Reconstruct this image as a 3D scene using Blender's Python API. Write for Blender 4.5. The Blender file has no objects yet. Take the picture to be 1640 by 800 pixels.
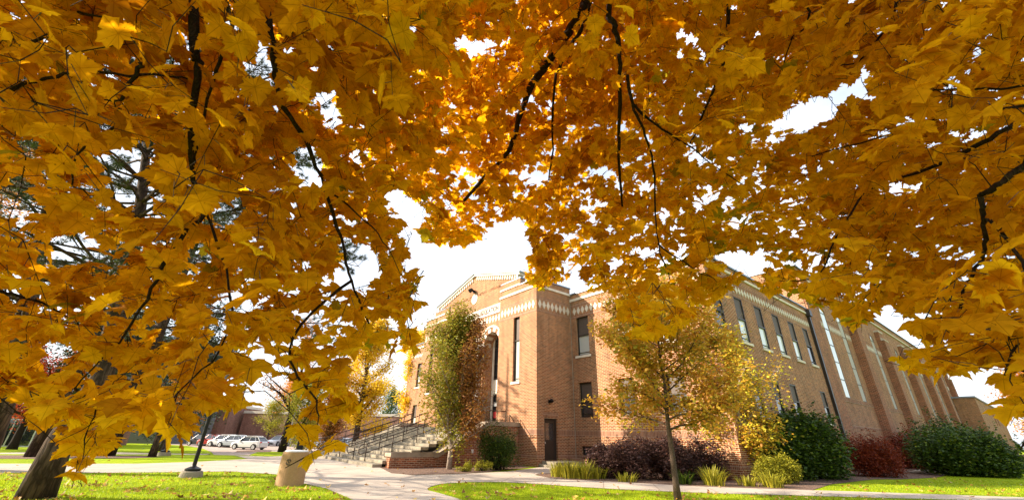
import bpy, bmesh, math, random
import numpy as np
from mathutils import Vector, Matrix
sc = bpy.context.scene
COL = sc.collection
rad = math.radians
# ------------------------------------------------------------------ camera model (photo pixels 1640x800)
F = 638.0; PT = rad(25.0); RL = rad(1.46); H = 1.5
CR, SR = math.cos(RL), math.sin(RL); CP, SP = math.cos(PT), math.sin(PT)
def ray(x, y):
    a = (x-820); b = -(y-400)
    a2 = a*CR-b*SR; b2 = a*SR+b*CR
    return np.array([a2, F*CP-b2*SP, F*SP+b2*CP])/F
def W(x, y, d):                       # point at viewing depth d
    return np.array([0, 0, H])+ray(x, y)*d
def G(x, y, z=0.0):                   # point on the ground
    r = ray(x, y); t = (z-H)/r[2]
    return (r[0]*t, r[1]*t, z)
def sst(t): t = max(0.0, min(1.0, t)); return t*t*(3-2*t)
def hz(X, Y):                         # the parking lot lies about a metre lower than the hall
    return -1.0*sst((Y-27)/17)*sst((-X-13.5)/4)
def GH(x, y, dz=0.0):
    z = 0.0
    for _ in range(60): p = G(x, y, z); z += .5*(hz(p[0], p[1])-z)
    p = G(x, y, z); return (p[0], p[1], 0.0)
def project(P):
    P = np.asarray(P, float)-np.array([0, 0, H])
    d = P[:, 1]*CP+P[:, 2]*SP
    b2 = (-P[:, 1]*SP+P[:, 2]*CP)/d*F; a2 = P[:, 0]/d*F
    return 820+a2*CR+b2*SR, 400-(-a2*SR+b2*CR), d
cam = bpy.data.cameras.new('camera'); co = bpy.data.objects.new('camera', cam); COL.objects.link(co)
cam.sensor_width = 36; cam.lens = 638/1640*36; cam.clip_end = 3000; cam.clip_start = .05
X_ = Vector((1, 0, 0)); U_ = Vector((0, -SP, CP)); Fw = Vector((0, CP, SP))
Rt = X_*CR+U_*SR; Up = -X_*SR+U_*CR
M = Matrix((Rt, Up, -Fw)).transposed().to_4x4(); M.translation = (0, 0, H)
co.matrix_world = M
cam.dof.use_dof = True; cam.dof.focus_distance = 20; cam.dof.aperture_fstop = 6.3
sc.camera = co

# ------------------------------------------------------------------ materials
MATS = {}
def nodes(name):
    m = bpy.data.materials.new(name); m.use_nodes = True
    nt = m.node_tree; b = nt.nodes['Principled BSDF']; MATS[name] = m
    return m, nt, b
def N(nt, t, **k):
    n = nt.nodes.new(t)
    for a, v in k.items():
        if a.startswith('i_'): n.inputs[a[2:].replace('_', ' ')].default_value = v
        else: setattr(n, a, v)
    return n
def ramp(nt, fac, stops):
    r = nt.nodes.new('ShaderNodeValToRGB'); e = r.color_ramp.elements
    while len(e) < len(stops): e.new(.5)
    for i, (p, c) in enumerate(stops): e[i].position = p; e[i].color = (*c, 1)
    nt.links.new(fac, r.inputs[0]); return r.outputs[0]
def plain(name, c, rough=.6, metal=0, var=.12, scale=6, bump=.0, spec=.4):
    m, nt, b = nodes(name)
    tc = N(nt, 'ShaderNodeTexCoord'); n = N(nt, 'ShaderNodeTexNoise', i_Scale=scale, i_Detail=6.0)
    nt.links.new(tc.outputs['Object'], n.inputs['Vector'])
    lo = tuple(v*(1-var) for v in c); hi = tuple(min(1, v*(1+var)) for v in c)
    nt.links.new(ramp(nt, n.outputs[0], [(.3, lo), (.7, hi)]), b.inputs['Base Color'])
    b.inputs['Roughness'].default_value = rough; b.inputs['Metallic'].default_value = metal
    b.inputs['Specular IOR Level'].default_value = spec
    if bump:
        bp = N(nt, 'ShaderNodeBump', i_Strength=bump, i_Distance=.02); n2 = N(nt, 'ShaderNodeTexNoise', i_Scale=scale*8, i_Detail=8.0)
        nt.links.new(tc.outputs['Object'], n2.inputs['Vector'])
        nt.links.new(n2.outputs[0], bp.inputs['Height']); nt.links.new(bp.outputs[0], b.inputs['Normal'])
    return m
def brick(name, c1, c2, mort, bw=.27, rh=.081, ms=.011, dark=(.09, .045, .03)):
    m, nt, b = nodes(name)
    uv = N(nt, 'ShaderNodeUVMap')
    t = N(nt, 'ShaderNodeTexBrick', i_Scale=1.0, i_Mortar_Size=ms, i_Mortar_Smooth=.15, i_Bias=-.1, i_Brick_Width=bw, i_Row_Height=rh)
    t.inputs['Color1'].default_value = (*c1, 1); t.inputs['Color2'].default_value = (*c2, 1); t.inputs['Mortar'].default_value = (*mort, 1)
    nt.links.new(uv.outputs[0], t.inputs['Vector'])
    # per brick dark/red variation from a second brick lookup
    t2 = N(nt, 'ShaderNodeTexBrick', i_Scale=1.0, i_Mortar_Size=0.0, i_Bias=-.2, i_Brick_Width=bw, i_Row_Height=rh, offset=.5)
    t2.inputs['Color1'].default_value = (1, 1, 1, 1); t2.inputs['Color2'].default_value = (*[min(1, d*4.6) for d in dark], 1)
    mp = N(nt, 'ShaderNodeMapping'); mp.inputs['Location'].default_value = (bw*38, rh*14, 0)
    nt.links.new(uv.outputs[0], mp.inputs[0]); nt.links.new(mp.outputs[0], t2.inputs['Vector'])
    mx = N(nt, 'ShaderNodeMix', data_type='RGBA', blend_type='MULTIPLY'); mx.inputs[0].default_value = .75
    inv = N(nt, 'ShaderNodeMath', operation='SUBTRACT'); inv.inputs[0].default_value = .8
    nt.links.new(t.outputs['Fac'], inv.inputs[1]); nt.links.new(inv.outputs[0], mx.inputs[0])
    nt.links.new(t.outputs[0], mx.inputs[6]); nt.links.new(t2.outputs[0], mx.inputs[7])
    n = N(nt, 'ShaderNodeTexNoise', i_Scale=.7, i_Detail=7.0, i_Roughness=.6); nt.links.new(uv.outputs[0], n.inputs['Vector'])
    mx2 = N(nt, 'ShaderNodeMix', data_type='RGBA', blend_type='MULTIPLY'); mx2.inputs[0].default_value = 1
    nt.links.new(mx.outputs[2], mx2.inputs[6]); nt.links.new(ramp(nt, n.outputs[0], [(.3, (.78, .76, .74)), (.72, (1.1, 1.08, 1.06))]), mx2.inputs[7])
    ms_ = N(nt, 'ShaderNodeMapping'); ms_.inputs['Scale'].default_value = (2.6, .22, 1); nt.links.new(uv.outputs[0], ms_.inputs[0])
    ns = N(nt, 'ShaderNodeTexNoise', i_Scale=1.0, i_Detail=6.0, i_Roughness=.6); nt.links.new(ms_.outputs[0], ns.inputs['Vector'])
    mx3 = N(nt, 'ShaderNodeMix', data_type='RGBA', blend_type='MULTIPLY'); mx3.inputs[0].default_value = .8
    nt.links.new(mx2.outputs[2], mx3.inputs[6]); nt.links.new(ramp(nt, ns.outputs[0], [(.3, (.66, .64, .62)), (.5, (1, 1, 1)), (.75, (1.12, 1.12, 1.12))]), mx3.inputs[7]); mx2 = mx3
    nt.links.new(mx2.outputs[2], b.inputs['Base Color']); b.inputs['Roughness'].default_value = .85; b.inputs['Specular IOR Level'].default_value = .25
    bp = N(nt, 'ShaderNodeBump', i_Strength=.6, i_Distance=.008, invert=True); nt.links.new(t.outputs['Fac'], bp.inputs['Height'])
    nt.links.new(bp.outputs[0], b.inputs['Normal'])
    return m
brick('brick', (.37, .125, .044), (.16, .05, .02), (.52, .38, .235), ms=.013)
brick('brick_red', (.38, .105, .038), (.18, .05, .02), (.44, .31, .2), dark=(.06, .03, .022), ms=.013)
brick('brick_soldier', (.33, .14, .07), (.24, .095, .05), (.42, .33, .24), bw=.081, rh=.27)
brick('brick_far', (.30, .13, .09), (.25, .10, .07), (.34, .25, .2))
plain('stone', (.62, .55, .46), .8, var=.12, scale=3, bump=.15)
plain('stone_white', (.56, .50, .42), .7, var=.14, scale=4)
plain('stone_ink', (.07, .055, .05), .8)
plain('cap_metal', (.20, .23, .27), .35, .6, var=.1)
plain('concrete_step', (.24, .205, .15), .85, var=.2, scale=3, bump=.3)
plain('coping', (.30, .235, .17), .85, var=.22, scale=3, bump=.3)
plain('bronze', (.035, .028, .022), .4, .3, var=.2)
plain('black_metal', (.012, .012, .013), .4, .4)
plain('rail_metal', (.05, .03, .022), .45, .4)
plain('roofing', (.12, .12, .12), .9)
plain('shade_brown', (.085, .062, .05), .6)
plain('shade_white', (.62, .62, .6), .7, var=.05)
plain('door_paint', (.028, .02, .016), .45)
plain('white_paint', (.75, .75, .73), .5, var=.05)
plain('grey_metal', (.45, .46, .46), .4, .5)
plain('mulch', (.16, .095, .065), .95, var=.5, scale=14, bump=1)
plain('rubber', (.015, .015, .016), .8)
plain('poster_red', (.45, .03, .03), .7)
plain('tan_precast', (.36, .215, .105), .85, var=.1, scale=25, bump=.25)
plain('ink', (.03, .03, .03), .7)
def glass(name, c, rough=.06, mix=.5):
    m, nt, b = nodes(name); b.inputs['Base Color'].default_value = (*c, 1); b.inputs['Roughness'].default_value = rough
    b.inputs['Specular IOR Level'].default_value = .9; b.inputs['Coat Weight'].default_value = .3; b.inputs['Coat Roughness'].default_value = .03
    tc = N(nt, 'ShaderNodeTexCoord'); n = N(nt, 'ShaderNodeTexNoise', i_Scale=1.2); nt.links.new(tc.outputs['Object'], n.inputs['Vector'])
    bp = N(nt, 'ShaderNodeBump', i_Strength=.06, i_Distance=.05); nt.links.new(n.outputs[0], bp.inputs['Height']); nt.links.new(bp.outputs[0], b.inputs['Normal'])
    return m
glass('glass_dark', (.03, .032, .035)); glass('glass_blind', (.42, .44, .42)); glass('glass_pale', (.66, .69, .68)); glass('car_glass', (.015, .02, .025))
def carpaint(name, c, metal=.2):
    m, nt, b = nodes(name); b.inputs['Base Color'].default_value = (*c, 1); b.inputs['Roughness'].default_value = .35; b.inputs['Metallic'].default_value = metal
    b.inputs['Coat Weight'].default_value = 1; b.inputs['Coat Roughness'].default_value = .05
    return m
carpaint('paint_white', (.62, .63, .64)); carpaint('paint_silver', (.42, .46, .52), .5); carpaint('paint_red', (.35, .02, .02)); carpaint('paint_dark', (.03, .035, .05)); carpaint('paint_blue', (.05, .08, .2))
m, nt, b = nodes('lamp_red'); b.inputs['Base Color'].default_value = (.4, .02, .02, 1); b.inputs['Roughness'].default_value = .2
m, nt, b = nodes('lamp_clear'); b.inputs['Base Color'].default_value = (.6, .6, .62, 1); b.inputs['Roughness'].default_value = .15

def leafmat(name, stops, trans=.5, rough=.55, tcol=1.0, spec=.3, sat=None):
    """stops: colour ramp over the per-leaf random attribute"""
    m, nt, b = nodes(name)
    at = N(nt, 'ShaderNodeAttribute', attribute_name='rnd')
    c = ramp(nt, at.outputs['Fac'], stops)
    # blotches on the blades
    tc = N(nt, 'ShaderNodeTexCoord'); n = N(nt, 'ShaderNodeTexNoise', i_Scale=22.0, i_Detail=4.0); nt.links.new(tc.outputs['Object'], n.inputs['Vector'])
    mx = N(nt, 'ShaderNodeMix', data_type='RGBA', blend_type='MULTIPLY'); mx.inputs[0].default_value = .8
    nt.links.new(c, mx.inputs[6]); nt.links.new(ramp(nt, n.outputs[0], [(.32, (.72, .62, .5)), (.6, (1.06, 1.05, 1.0))]), mx.inputs[7])
    if name in ('maple_leaf', 'litter'):
        va = N(nt, 'ShaderNodeAttribute', attribute_name='vein'); vr = ramp(nt, va.outputs['Fac'], [(.90, (1, 1, 1)), (.965, (.62, .50, .34))])
        m3 = N(nt, 'ShaderNodeMix', data_type='RGBA', blend_type='MULTIPLY'); m3.inputs[0].default_value = .8
        n3 = N(nt, 'ShaderNodeTexNoise', i_Scale=75.0, i_Detail=3.0); nt.links.new(tc.outputs['Object'], n3.inputs['Vector'])
        sp = ramp(nt, n3.outputs[0], [(.27, (.30, .14, .08)), (.33, (1, 1, 1))])
        m4 = N(nt, 'ShaderNodeMix', data_type='RGBA', blend_type='MULTIPLY'); m4.inputs[0].default_value = .9
        nt.links.new(mx.outputs[2], m3.inputs[6]); nt.links.new(vr, m3.inputs[7]); nt.links.new(m3.outputs[2], m4.inputs[6]); nt.links.new(sp, m4.inputs[7]); mx = m4
    nt.links.new(mx.outputs[2], b.inputs['Base Color']); b.inputs['Roughness'].default_value = rough; b.inputs['Specular IOR Level'].default_value = spec
    tr = N(nt, 'ShaderNodeBsdfTranslucent')
    g = N(nt, 'ShaderNodeGamma'); g.inputs[1].default_value = 1.0
    nt.links.new(mx.outputs[2], g.inputs[0])
    mu = N(nt, 'ShaderNodeMix', data_type='RGBA', blend_type='MULTIPLY'); mu.inputs[0].default_value = 1; mu.inputs[7].default_value = (*(sat or (tcol,)*3), 1)
    nt.links.new(g.outputs[0], mu.inputs[6]); nt.links.new(mu.outputs[2], tr.inputs[0])
    ms = N(nt, 'ShaderNodeMixShader'); ms.inputs[0].default_value = trans
    nt.links.new(b.outputs[0], ms.inputs[1]); nt.links.new(tr.outputs[0], ms.inputs[2])
    nt.links.new(ms.outputs[0], nt.nodes['Material Output'].inputs[0])
    return m
leafmat('maple_leaf', [(0, (.46, .19, .008)), (.07, (.70, .34, .011)), (.35, (.82, .45, .013)), (.75, (.88, .525, .016)), (.97, (.82, .55, .025)), (1, (.44, .40, .03))], .67, rough=.85, spec=.06, sat=(1.05, .98, .5))
leafmat('leaf_yellow', [(0, (.62, .34, .02)), (.4, (.85, .60, .03)), (1, (.86, .72, .05))], .55)
leafmat('leaf_orange', [(0, (.35, .10, .015)), (.5, (.62, .25, .02)), (1, (.75, .42, .05))], .5)
leafmat('leaf_rust', [(0, (.15, .06, .02)), (.5, (.36, .15, .04)), (.8, (.42, .23, .04)), (1, (.30, .27, .04))], .45)
leafmat('leaf_oak', [(0, (.40, .15, .03)), (.35, (.64, .33, .04)), (.65, (.58, .42, .045)), (.87, (.36, .35, .04)), (1, (.16, .24, .03))], .5)
leafmat('leaf_column', [(0, (.30, .12, .03)), (.2, (.34, .20, .03)), (.5, (.26, .25, .025)), (.8, (.30, .32, .03)), (1, (.58, .50, .04))], .45)
leafmat('leaf_gold', [(0, (.46, .18, .03)), (.3, (.68, .38, .04)), (.65, (.70, .60, .05)), (1, (.40, .50, .05))], .5)
leafmat('leaf_red', [(0, (.10, .014, .008)), (.6, (.26, .04, .012)), (1, (.42, .10, .02))], .4)
leafmat('leaf_scarlet', [(0, (.34, .014, .004)), (.6, (.52, .07, .008)), (1, (.60, .24, .02))], .4)
leafmat('leaf_purple', [(0, (.03, .016, .016)), (.6, (.075, .035, .032)), (.9, (.13, .07, .05)), (1, (.26, .09, .05))], .25)
leafmat('leaf_green', [(0, (.012, .028, .004)), (.45, (.04, .085, .009)), (.8, (.10, .17, .012)), (1, (.36, .38, .03))], .3, rough=.5)
leafmat('leaf_lime', [(0, (.16, .17, .015)), (.6, (.36, .36, .03)), (1, (.58, .50, .04))], .45)
leafmat('leaf_dark', [(0, (.014, .026, .010)), (1, (.045, .075, .02))], .2)
leafmat('needle', [(0, (.014, .028, .008)), (.6, (.035, .065, .016)), (1, (.09, .11, .02))], .25)
leafmat('grass_blade', [(0, (.18, .28, .006)), (.6, (.38, .50, .008)), (1, (.52, .54, .03))], .5)
leafmat('litter', [(0, (.20, .09, .035)), (.5, (.55, .27, .03)), (.8, (.70, .50, .10)), (1, (.62, .5, .3))], .2)
def bark(name, c, sc_=9, dist=.05):
    m, nt, b = nodes(name); tc = N(nt, 'ShaderNodeTexCoord'); mp = N(nt, 'ShaderNodeMapping'); mp.inputs['Scale'].default_value = (1, 1, .22)
    nt.links.new(tc.outputs['Object'], mp.inputs[0]); v = N(nt, 'ShaderNodeTexVoronoi', i_Scale=sc_, feature='DISTANCE_TO_EDGE'); n = N(nt, 'ShaderNodeTexNoise', i_Scale=sc_*1.5, i_Detail=8.0)
    nt.links.new(mp.outputs[0], n.inputs['Vector'])
    ad = N(nt, 'ShaderNodeMix', data_type='VECTOR'); ad.inputs[0].default_value = .15
    nt.links.new(mp.outputs[0], ad.inputs[4]); nt.links.new(n.outputs[1], ad.inputs[5]); nt.links.new(ad.outputs[1], v.inputs['Vector'])
    mm = N(nt, 'ShaderNodeMath', operation='MULTIPLY'); nt.links.new(v.outputs[0], mm.inputs[0]); nt.links.new(n.outputs[0], mm.inputs[1])
    nt.links.new(ramp(nt, mm.outputs[0], [(0, tuple(x*.3 for x in c)), (.12, c), (.4, tuple(min(1, x*1.7) for x in c))]), b.inputs['Base Color'])
    b.inputs['Roughness'].default_value = .95; b.inputs['Specular IOR Level'].default_value = .15
    bp = N(nt, 'ShaderNodeBump', i_Strength=1.0, i_Distance=dist); nt.links.new(mm.outputs[0], bp.inputs['Height']); nt.links.new(bp.outputs[0], b.inputs['Normal'])
bark('bark_pine', (.085, .055, .038)); bark('bark_dark', (.035, .024, .02), 30, .01); bark('bark_tree', (.09, .065, .05), 14, .03); bark('bark_pale', (.42, .34, .27), 30, .005); bark('bark_sapling', (.15, .105, .08), 40, .006)
m, nt, b = nodes('grass')
tc = N(nt, 'ShaderNodeTexCoord'); n = N(nt, 'ShaderNodeTexNoise', i_Scale=.35, i_Detail=8.0, i_Roughness=.7); nt.links.new(tc.outputs['Object'], n.inputs['Vector'])
n2 = N(nt, 'ShaderNodeTexNoise', i_Scale=30.0, i_Detail=6.0); nt.links.new(tc.outputs['Object'], n2.inputs['Vector'])
mx = N(nt, 'ShaderNodeMix', data_type='RGBA', blend_type='MULTIPLY'); mx.inputs[0].default_value = 1
nt.links.new(ramp(nt, n.outputs[0], [(.3, (.20, .29, .005)), (.55, (.33, .43, .006)), (.75, (.42, .47, .010))]), mx.inputs[6])
nt.links.new(ramp(nt, n2.outputs[0], [(.3, (.55, .6, .5)), (.7, (1.25, 1.2, 1.1))]), mx.inputs[7])
nt.links.new(mx.outputs[2], b.inputs['Base Color']); b.inputs['Roughness'].default_value = .9; b.inputs['Specular IOR Level'].default_value = .1
bp = N(nt, 'ShaderNodeBump', i_Strength=1.0, i_Distance=.05); nt.links.new(n2.outputs[0], bp.inputs['Height']); nt.links.new(bp.outputs[0], b.inputs['Normal'])
def paving(name, c, bw, rot, stain=.25):
    m, nt, b = nodes(name); tc = N(nt, 'ShaderNodeTexCoord'); mp = N(nt, 'ShaderNodeMapping'); mp.inputs['Rotation'].default_value = (0, 0, rot)
    nt.links.new(tc.outputs['Object'], mp.inputs[0])
    t = N(nt, 'ShaderNodeTexBrick', i_Scale=1.0, i_Mortar_Size=.012, i_Brick_Width=bw, i_Row_Height=bw, offset=0.0, i_Bias=0.0)
    t.inputs['Color1'].default_value = (1, 1, 1, 1); t.inputs['Color2'].default_value = (.93, .93, .93, 1); t.inputs['Mortar'].default_value = (.45, .42, .4, 1)
    nt.links.new(mp.outputs[0], t.inputs['Vector'])
    n = N(nt, 'ShaderNodeTexNoise', i_Scale=.8, i_Detail=9.0, i_Roughness=.65); nt.links.new(tc.outputs['Object'], n.inputs['Vector'])
    n2 = N(nt, 'ShaderNodeTexNoise', i_Scale=60.0, i_Detail=3.0); nt.links.new(tc.outputs['Object'], n2.inputs['Vector'])
    mx = N(nt, 'ShaderNodeMix', data_type='RGBA', blend_type='MULTIPLY'); mx.inputs[0].default_value = 1
    nt.links.new(t.outputs[0], mx.inputs[6]); nt.links.new(ramp(nt, n.outputs[0], [(.3, tuple(x*(1-stain) for x in c)), (.65, c)]), mx.inputs[7])
    m2 = N(nt, 'ShaderNodeMix', data_type='RGBA', blend_type='MULTIPLY'); m2.inputs[0].default_value = 1
    nt.links.new(mx.outputs[2], m2.inputs[6]); nt.links.new(ramp(nt, n2.outputs[0], [(.35, (.85, .85, .85)), (.65, (1.08, 1.08, 1.08))]), m2.inputs[7])
    nt.links.new(m2.outputs[2], b.inputs['Base Color']); b.inputs['Roughness'].default_value = .9; b.inputs['Specular IOR Level'].default_value = .2
paving('concrete', (.50, .42, .345), 1.8, rad(12)); paving('asphalt', (.17, .155, .145), 30, 0, .2); paving('concrete_pink', (.46, .36, .31), 3, .3)

# ------------------------------------------------------------------ mesh building
class MB:
    def __init__(s): s.v = []; s.f = []; s.mi = []
    def face(s, pts, mi=0):
        i = len(s.v); s.v += [tuple(p) for p in pts]; s.f.append(tuple(range(i, i+len(pts)))); s.mi.append(mi)
    def box(s, a, b, mi=0, M=None):
        x0, y0, z0 = [min(a[i], b[i]) for i in range(3)]; x1, y1, z1 = [max(a[i], b[i]) for i in range(3)]
        P = [(x0, y0, z0), (x1, y0, z0), (x1, y1, z0), (x0, y1, z0), (x0, y0, z1), (x1, y0, z1), (x1, y1, z1), (x0, y1, z1)]
        if M is not None: P = [tuple(M @ Vector(p)) for p in P]
        i = len(s.v); s.v += P
        for f in ((0, 3, 2, 1), (4, 5, 6, 7), (0, 1, 5, 4), (1, 2, 6, 5), (2, 3, 7, 6), (3, 0, 4, 7)):
            s.f.append(tuple(i+k for k in f)); s.mi.append(mi)
    def prism(s, pts, d, mi=0):          # polygon pts (3D) extruded by vector d
        i = len(s.v); n = len(pts); d = np.array(d)
        s.v += [tuple(p) for p in pts]+[tuple(np.array(p)+d) for p in pts]
        s.f.append(tuple(range(i, i+n))); s.f.append(tuple(range(i+2*n-1, i+n-1, -1))); s.mi += [mi, mi]
        for k in range(n): s.f.append((i+k, i+(k+1) % n, i+n+(k+1) % n, i+n+k)); s.mi.append(mi)
    def tube(s, pts, r, n=6, mi=0, cap=True):
        pts = [np.array(p, float) for p in pts]; m = len(pts)
        rr = r if hasattr(r, '__len__') else [r]*m
        base = len(s.v)
        t0 = pts[1]-pts[0]; ref = np.array([0, 0, 1.]) if abs(t0[2]) < .9*np.linalg.norm(t0) else np.array([1., 0, 0])
        for i, p in enumerate(pts):
            t = pts[min(i+1, m-1)]-pts[max(i-1, 0)]; t = t/(np.linalg.norm(t)+1e-9)
            a = np.cross(t, ref); a /= np.linalg.norm(a)+1e-9; b = np.cross(t, a)
            ref = -np.cross(t, a) if False else ref
            for k in range(n):
                w = 2*math.pi*k/n; s.v.append(tuple(p+rr[i]*(a*math.cos(w)+b*math.sin(w))))
        for i in range(m-1):
            for k in range(n):
                q = base+i*n; s.f.append((q+k, q+(k+1) % n, q+n+(k+1) % n, q+n+k)); s.mi.append(mi)
        if cap:
            s.f.append(tuple(base+k for k in range(n))[::-1]); s.f.append(tuple(base+(m-1)*n+k for k in range(n))); s.mi += [mi, mi]
    def lathe(s, prof, c=(0, 0, 0), n=24, mi=0):
        base = len(s.v); m = len(prof)
        for r, z in prof:
            for k in range(n):
                w = 2*math.pi*k/n; s.v.append((c[0]+r*math.cos(w), c[1]+r*math.sin(w), c[2]+z))
        for i in range(m-1):
            for k in range(n):
                q = base+i*n; s.f.append((q+k, q+(k+1) % n, q+n+(k+1) % n, q+n+k)); s.mi.append(mi)
        s.f.append(tuple(base+(m-1)*n+k for k in range(n))); s.mi.append(mi)
    def build(s, name, mats, parent=None, smooth=False, bevel=0, uv=True, M=None, kind=None):
        me = bpy.data.meshes.new(name)
        v = s.v if M is None else [tuple(M @ Vector(p)) for p in s.v]
        me.from_pydata(v, [], s.f)
        mats = mats if isinstance(mats, (list, tuple)) else [mats]
        for k in mats: me.materials.append(MATS[k])
        if len(mats) > 1: me.polygons.foreach_set('material_index', s.mi)
        if smooth: me.polygons.foreach_set('use_smooth', [True]*len(me.polygons))
        if uv:
            l = me.uv_layers.new(name='UVMap'); V = me.vertices
            for p in me.polygons:
                nx, ny, nz = [abs(c) for c in p.normal]
                for li in p.loop_indices:
                    c = V[me.loops[li].vertex_index].co
                    l.data[li].uv = (c.x, c.y) if nz > max(nx, ny) else ((c.x, c.z) if ny >= nx else (c.y, c.z))
        o = bpy.data.objects.new(name, me); COL.objects.link(o); o.parent = parent
        if bevel:
            bv = o.modifiers.new('bevel', 'BEVEL'); bv.width = bevel; bv.segments = 2; bv.limit_method = 'ANGLE'
        if kind: o['kind'] = kind
        return o
def thing(name, label, cat, loc=(0, 0, 0), rz=0, group=None):
    o = bpy.data.objects.new(name, None); COL.objects.link(o); o.location = (loc[0], loc[1], loc[2]+hz(loc[0], loc[1])); o.rotation_euler = (0, 0, rz)
    o.empty_display_size = .3; o['label'] = label; o['category'] = cat
    if group: o['group'] = group
    return o
def tag(o, label, cat, group=None):
    o['label'] = label; o['category'] = cat
    if group: o['group'] = group
    return o
def inpoly(px, py, poly):
    poly = np.array(poly, float); x0, y0 = poly[:, 0], poly[:, 1]; x1, y1 = np.roll(x0, -1), np.roll(y0, -1)
    ins = np.zeros(len(px), bool)
    for a, b, c, d in zip(x0, y0, x1, y1):
        if b == d: continue
        k = ((b > py) != (d > py)) & (px < (c-a)*(py-b)/(d-b)+a); ins ^= k
    return ins
def ground_poly(name, px, z, mat, drape=False, kind='structure'):
    from mathutils.geometry import delaunay_2d_cdt
    V = [Vector(GH(*p)[:2]) for p in px]; n = len(V)
    E_ = [(float(x), float(y)) for x in range(-60, -12, 2) for y in range(26, 48, 2)] if drape else []
    poly = [(v.x, v.y) for v in V]
    if E_: xx, yy = np.array(E_).T; k = inpoly(xx, yy, poly); E_ = [e for e, q in zip(E_, k) if q]
    vv, _, ff, *_r = delaunay_2d_cdt(V+[Vector(e) for e in E_], [], [list(range(n))], 1, 1e-6)
    me = bpy.data.meshes.new(name); F_ = []
    for f in ff:
        s = sum(vv[f[i]].x*vv[f[(i+1) % len(f)]].y-vv[f[(i+1) % len(f)]].x*vv[f[i]].y for i in range(len(f))); F_.append(list(f) if s > 0 else list(f)[::-1])
    me.from_pydata([(v.x, v.y, z+hz(v.x, v.y)) for v in vv], [], F_); me.materials.append(MATS[mat])
    o = bpy.data.objects.new(name, me); COL.objects.link(o); o['kind'] = kind
    return o
# numpy leaf meshes: template (K,3) verts + tris, placed n times
def leaf_cloud(name, P, Xv, Yv, S, mat, parent, tmpl, tris, rng, curl=.25, rnd=None, extra=None, mats_extra=None):
    n = len(P); K = len(tmpl); Zv = np.cross(Xv, Yv)
    c1 = rng.uniform(-curl, curl*.6, n)[:, None]; c2 = rng.uniform(-curl*1.6, curl*.4, n)[:, None]; c3 = rng.uniform(-curl*.6, curl*.6, n)[:, None]
    tx = tmpl[None, :, 0]; ty = tmpl[None, :, 1]; tz = tmpl[None, :, 2]+c1*tx**2*2+c2*(ty-.25)**2+c3*tx*ty
    V = P[:, None, :]+S[:, None, None]*(tx[..., None]*Xv[:, None, :]+ty[..., None]*Yv[:, None, :]+tz[..., None]*Zv[:, None, :])
    V = V.reshape(-1, 3); T = (np.asarray(tris)[None]+(np.arange(n)*K)[:, None, None]).reshape(-1, 3)
    r = np.repeat(rng.random(n) if rnd is None else rnd, K)
    o = mesh_np(name, V, T, mat, parent, r)
    if tmpl is MAPLE:
        at = o.data.attributes.new('vein', 'FLOAT', 'POINT'); at.data.foreach_set('value', np.tile(VEIN, n).astype(np.float32))
    return o
def mesh_np(name, V, T, mat, parent, r=None, smooth=False):
    me = bpy.data.meshes.new(name); me.vertices.add(len(V)); me.vertices.foreach_set('co', np.ascontiguousarray(V, dtype=np.float32).ravel())
    me.loops.add(T.size); me.loops.foreach_set('vertex_index', np.ascontiguousarray(T, dtype=np.int32).ravel())
    me.polygons.add(len(T)); me.polygons.foreach_set('loop_start', np.arange(0, T.size, 3, dtype=np.int32))
    me.update(calc_edges=True)
    if r is not None:
        a = me.attributes.new('rnd', 'FLOAT', 'POINT'); a.data.foreach_set('value', np.ascontiguousarray(r, dtype=np.float32))
    if smooth: me.polygons.foreach_set('use_smooth', [True]*len(T))
    me.materials.append(MATS[mat]); o = bpy.data.objects.new(name, me); COL.objects.link(o); o.parent = parent
    return o
def fan(outline, c):
    k = len(outline); t = np.array([(*c, 0.0)]+[(x, y, 0.0) for x, y in outline])
    return t, [(0, 1+i, 1+(i+1) % k) for i in range(k)]
_h = [(0, 0), (.15, -.09), (.36, -.12), (.38, .04), (.62, .12), (.57, .27), (.75, .46), (.56, .47), (.45, .60), (.27, .53), (.34, .70), (.20, .77), (0, 1.02)]
MAPLE, MAPLE_T = fan(_h+[(-x, y) for x, y in _h[-2:0:-1]], (0, .26))
MAPLE[0, 2] = -.05
VEIN = np.array([1.0]+[1.0 if (abs(x), y) in [(.36, -.12), (.62, .12), (.75, .46), (0, 1.02), (0, 0)] else 0.0 for x, y in _h+[(-x, y) for x, y in _h[-2:0:-1]]])
for i, (x, y) in enumerate(_h+[(-x, y) for x, y in _h[-2:0:-1]]):
    if (abs(x), y) in [(.36, -.12), (.62, .12), (.75, .46), (0, 1.02)]: MAPLE[i+1, 2] = -.06
    if (abs(x), y) in [(.38, .04), (.27, .53), (.57, .27)]: MAPLE[i+1, 2] = .03
_o = [(0, 0), (.2, .2), (.12, .35), (.34, .52), (.2, .7), (.22, .88), (0, 1.05), (-.2, .85), (-.22, .68), (-.34, .5), (-.13, .33), (-.2, .2)]
OAK, OAK_T = fan(_o, (0, .5))
OVAL = np.array([(0, 0, 0), (.3, .42, .06), (0, 1, -.05), (-.3, .42, .06)]); OVAL_T = [(0, 1, 2), (0, 2, 3)]
def frames(n, rng, droop=.5, up=.6):
    """random leaf frames: tip direction Y (drooping), X across; normals lean up"""
    a = rng.uniform(0, 2*np.pi, n); d = rng.normal(droop, .35, n)
    Y = np.stack([np.cos(a)*np.cos(d), np.sin(a)*np.cos(d), -np.sin(d)], 1)
    Xv = np.stack([-np.sin(a), np.cos(a), np.zeros(n)], 1); Z = np.cross(Xv, Y)
    r = rng.normal(0, up, n)[:, None]
    X2 = Xv*np.cos(r)+Z*np.sin(r)
    return X2, Y
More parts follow.
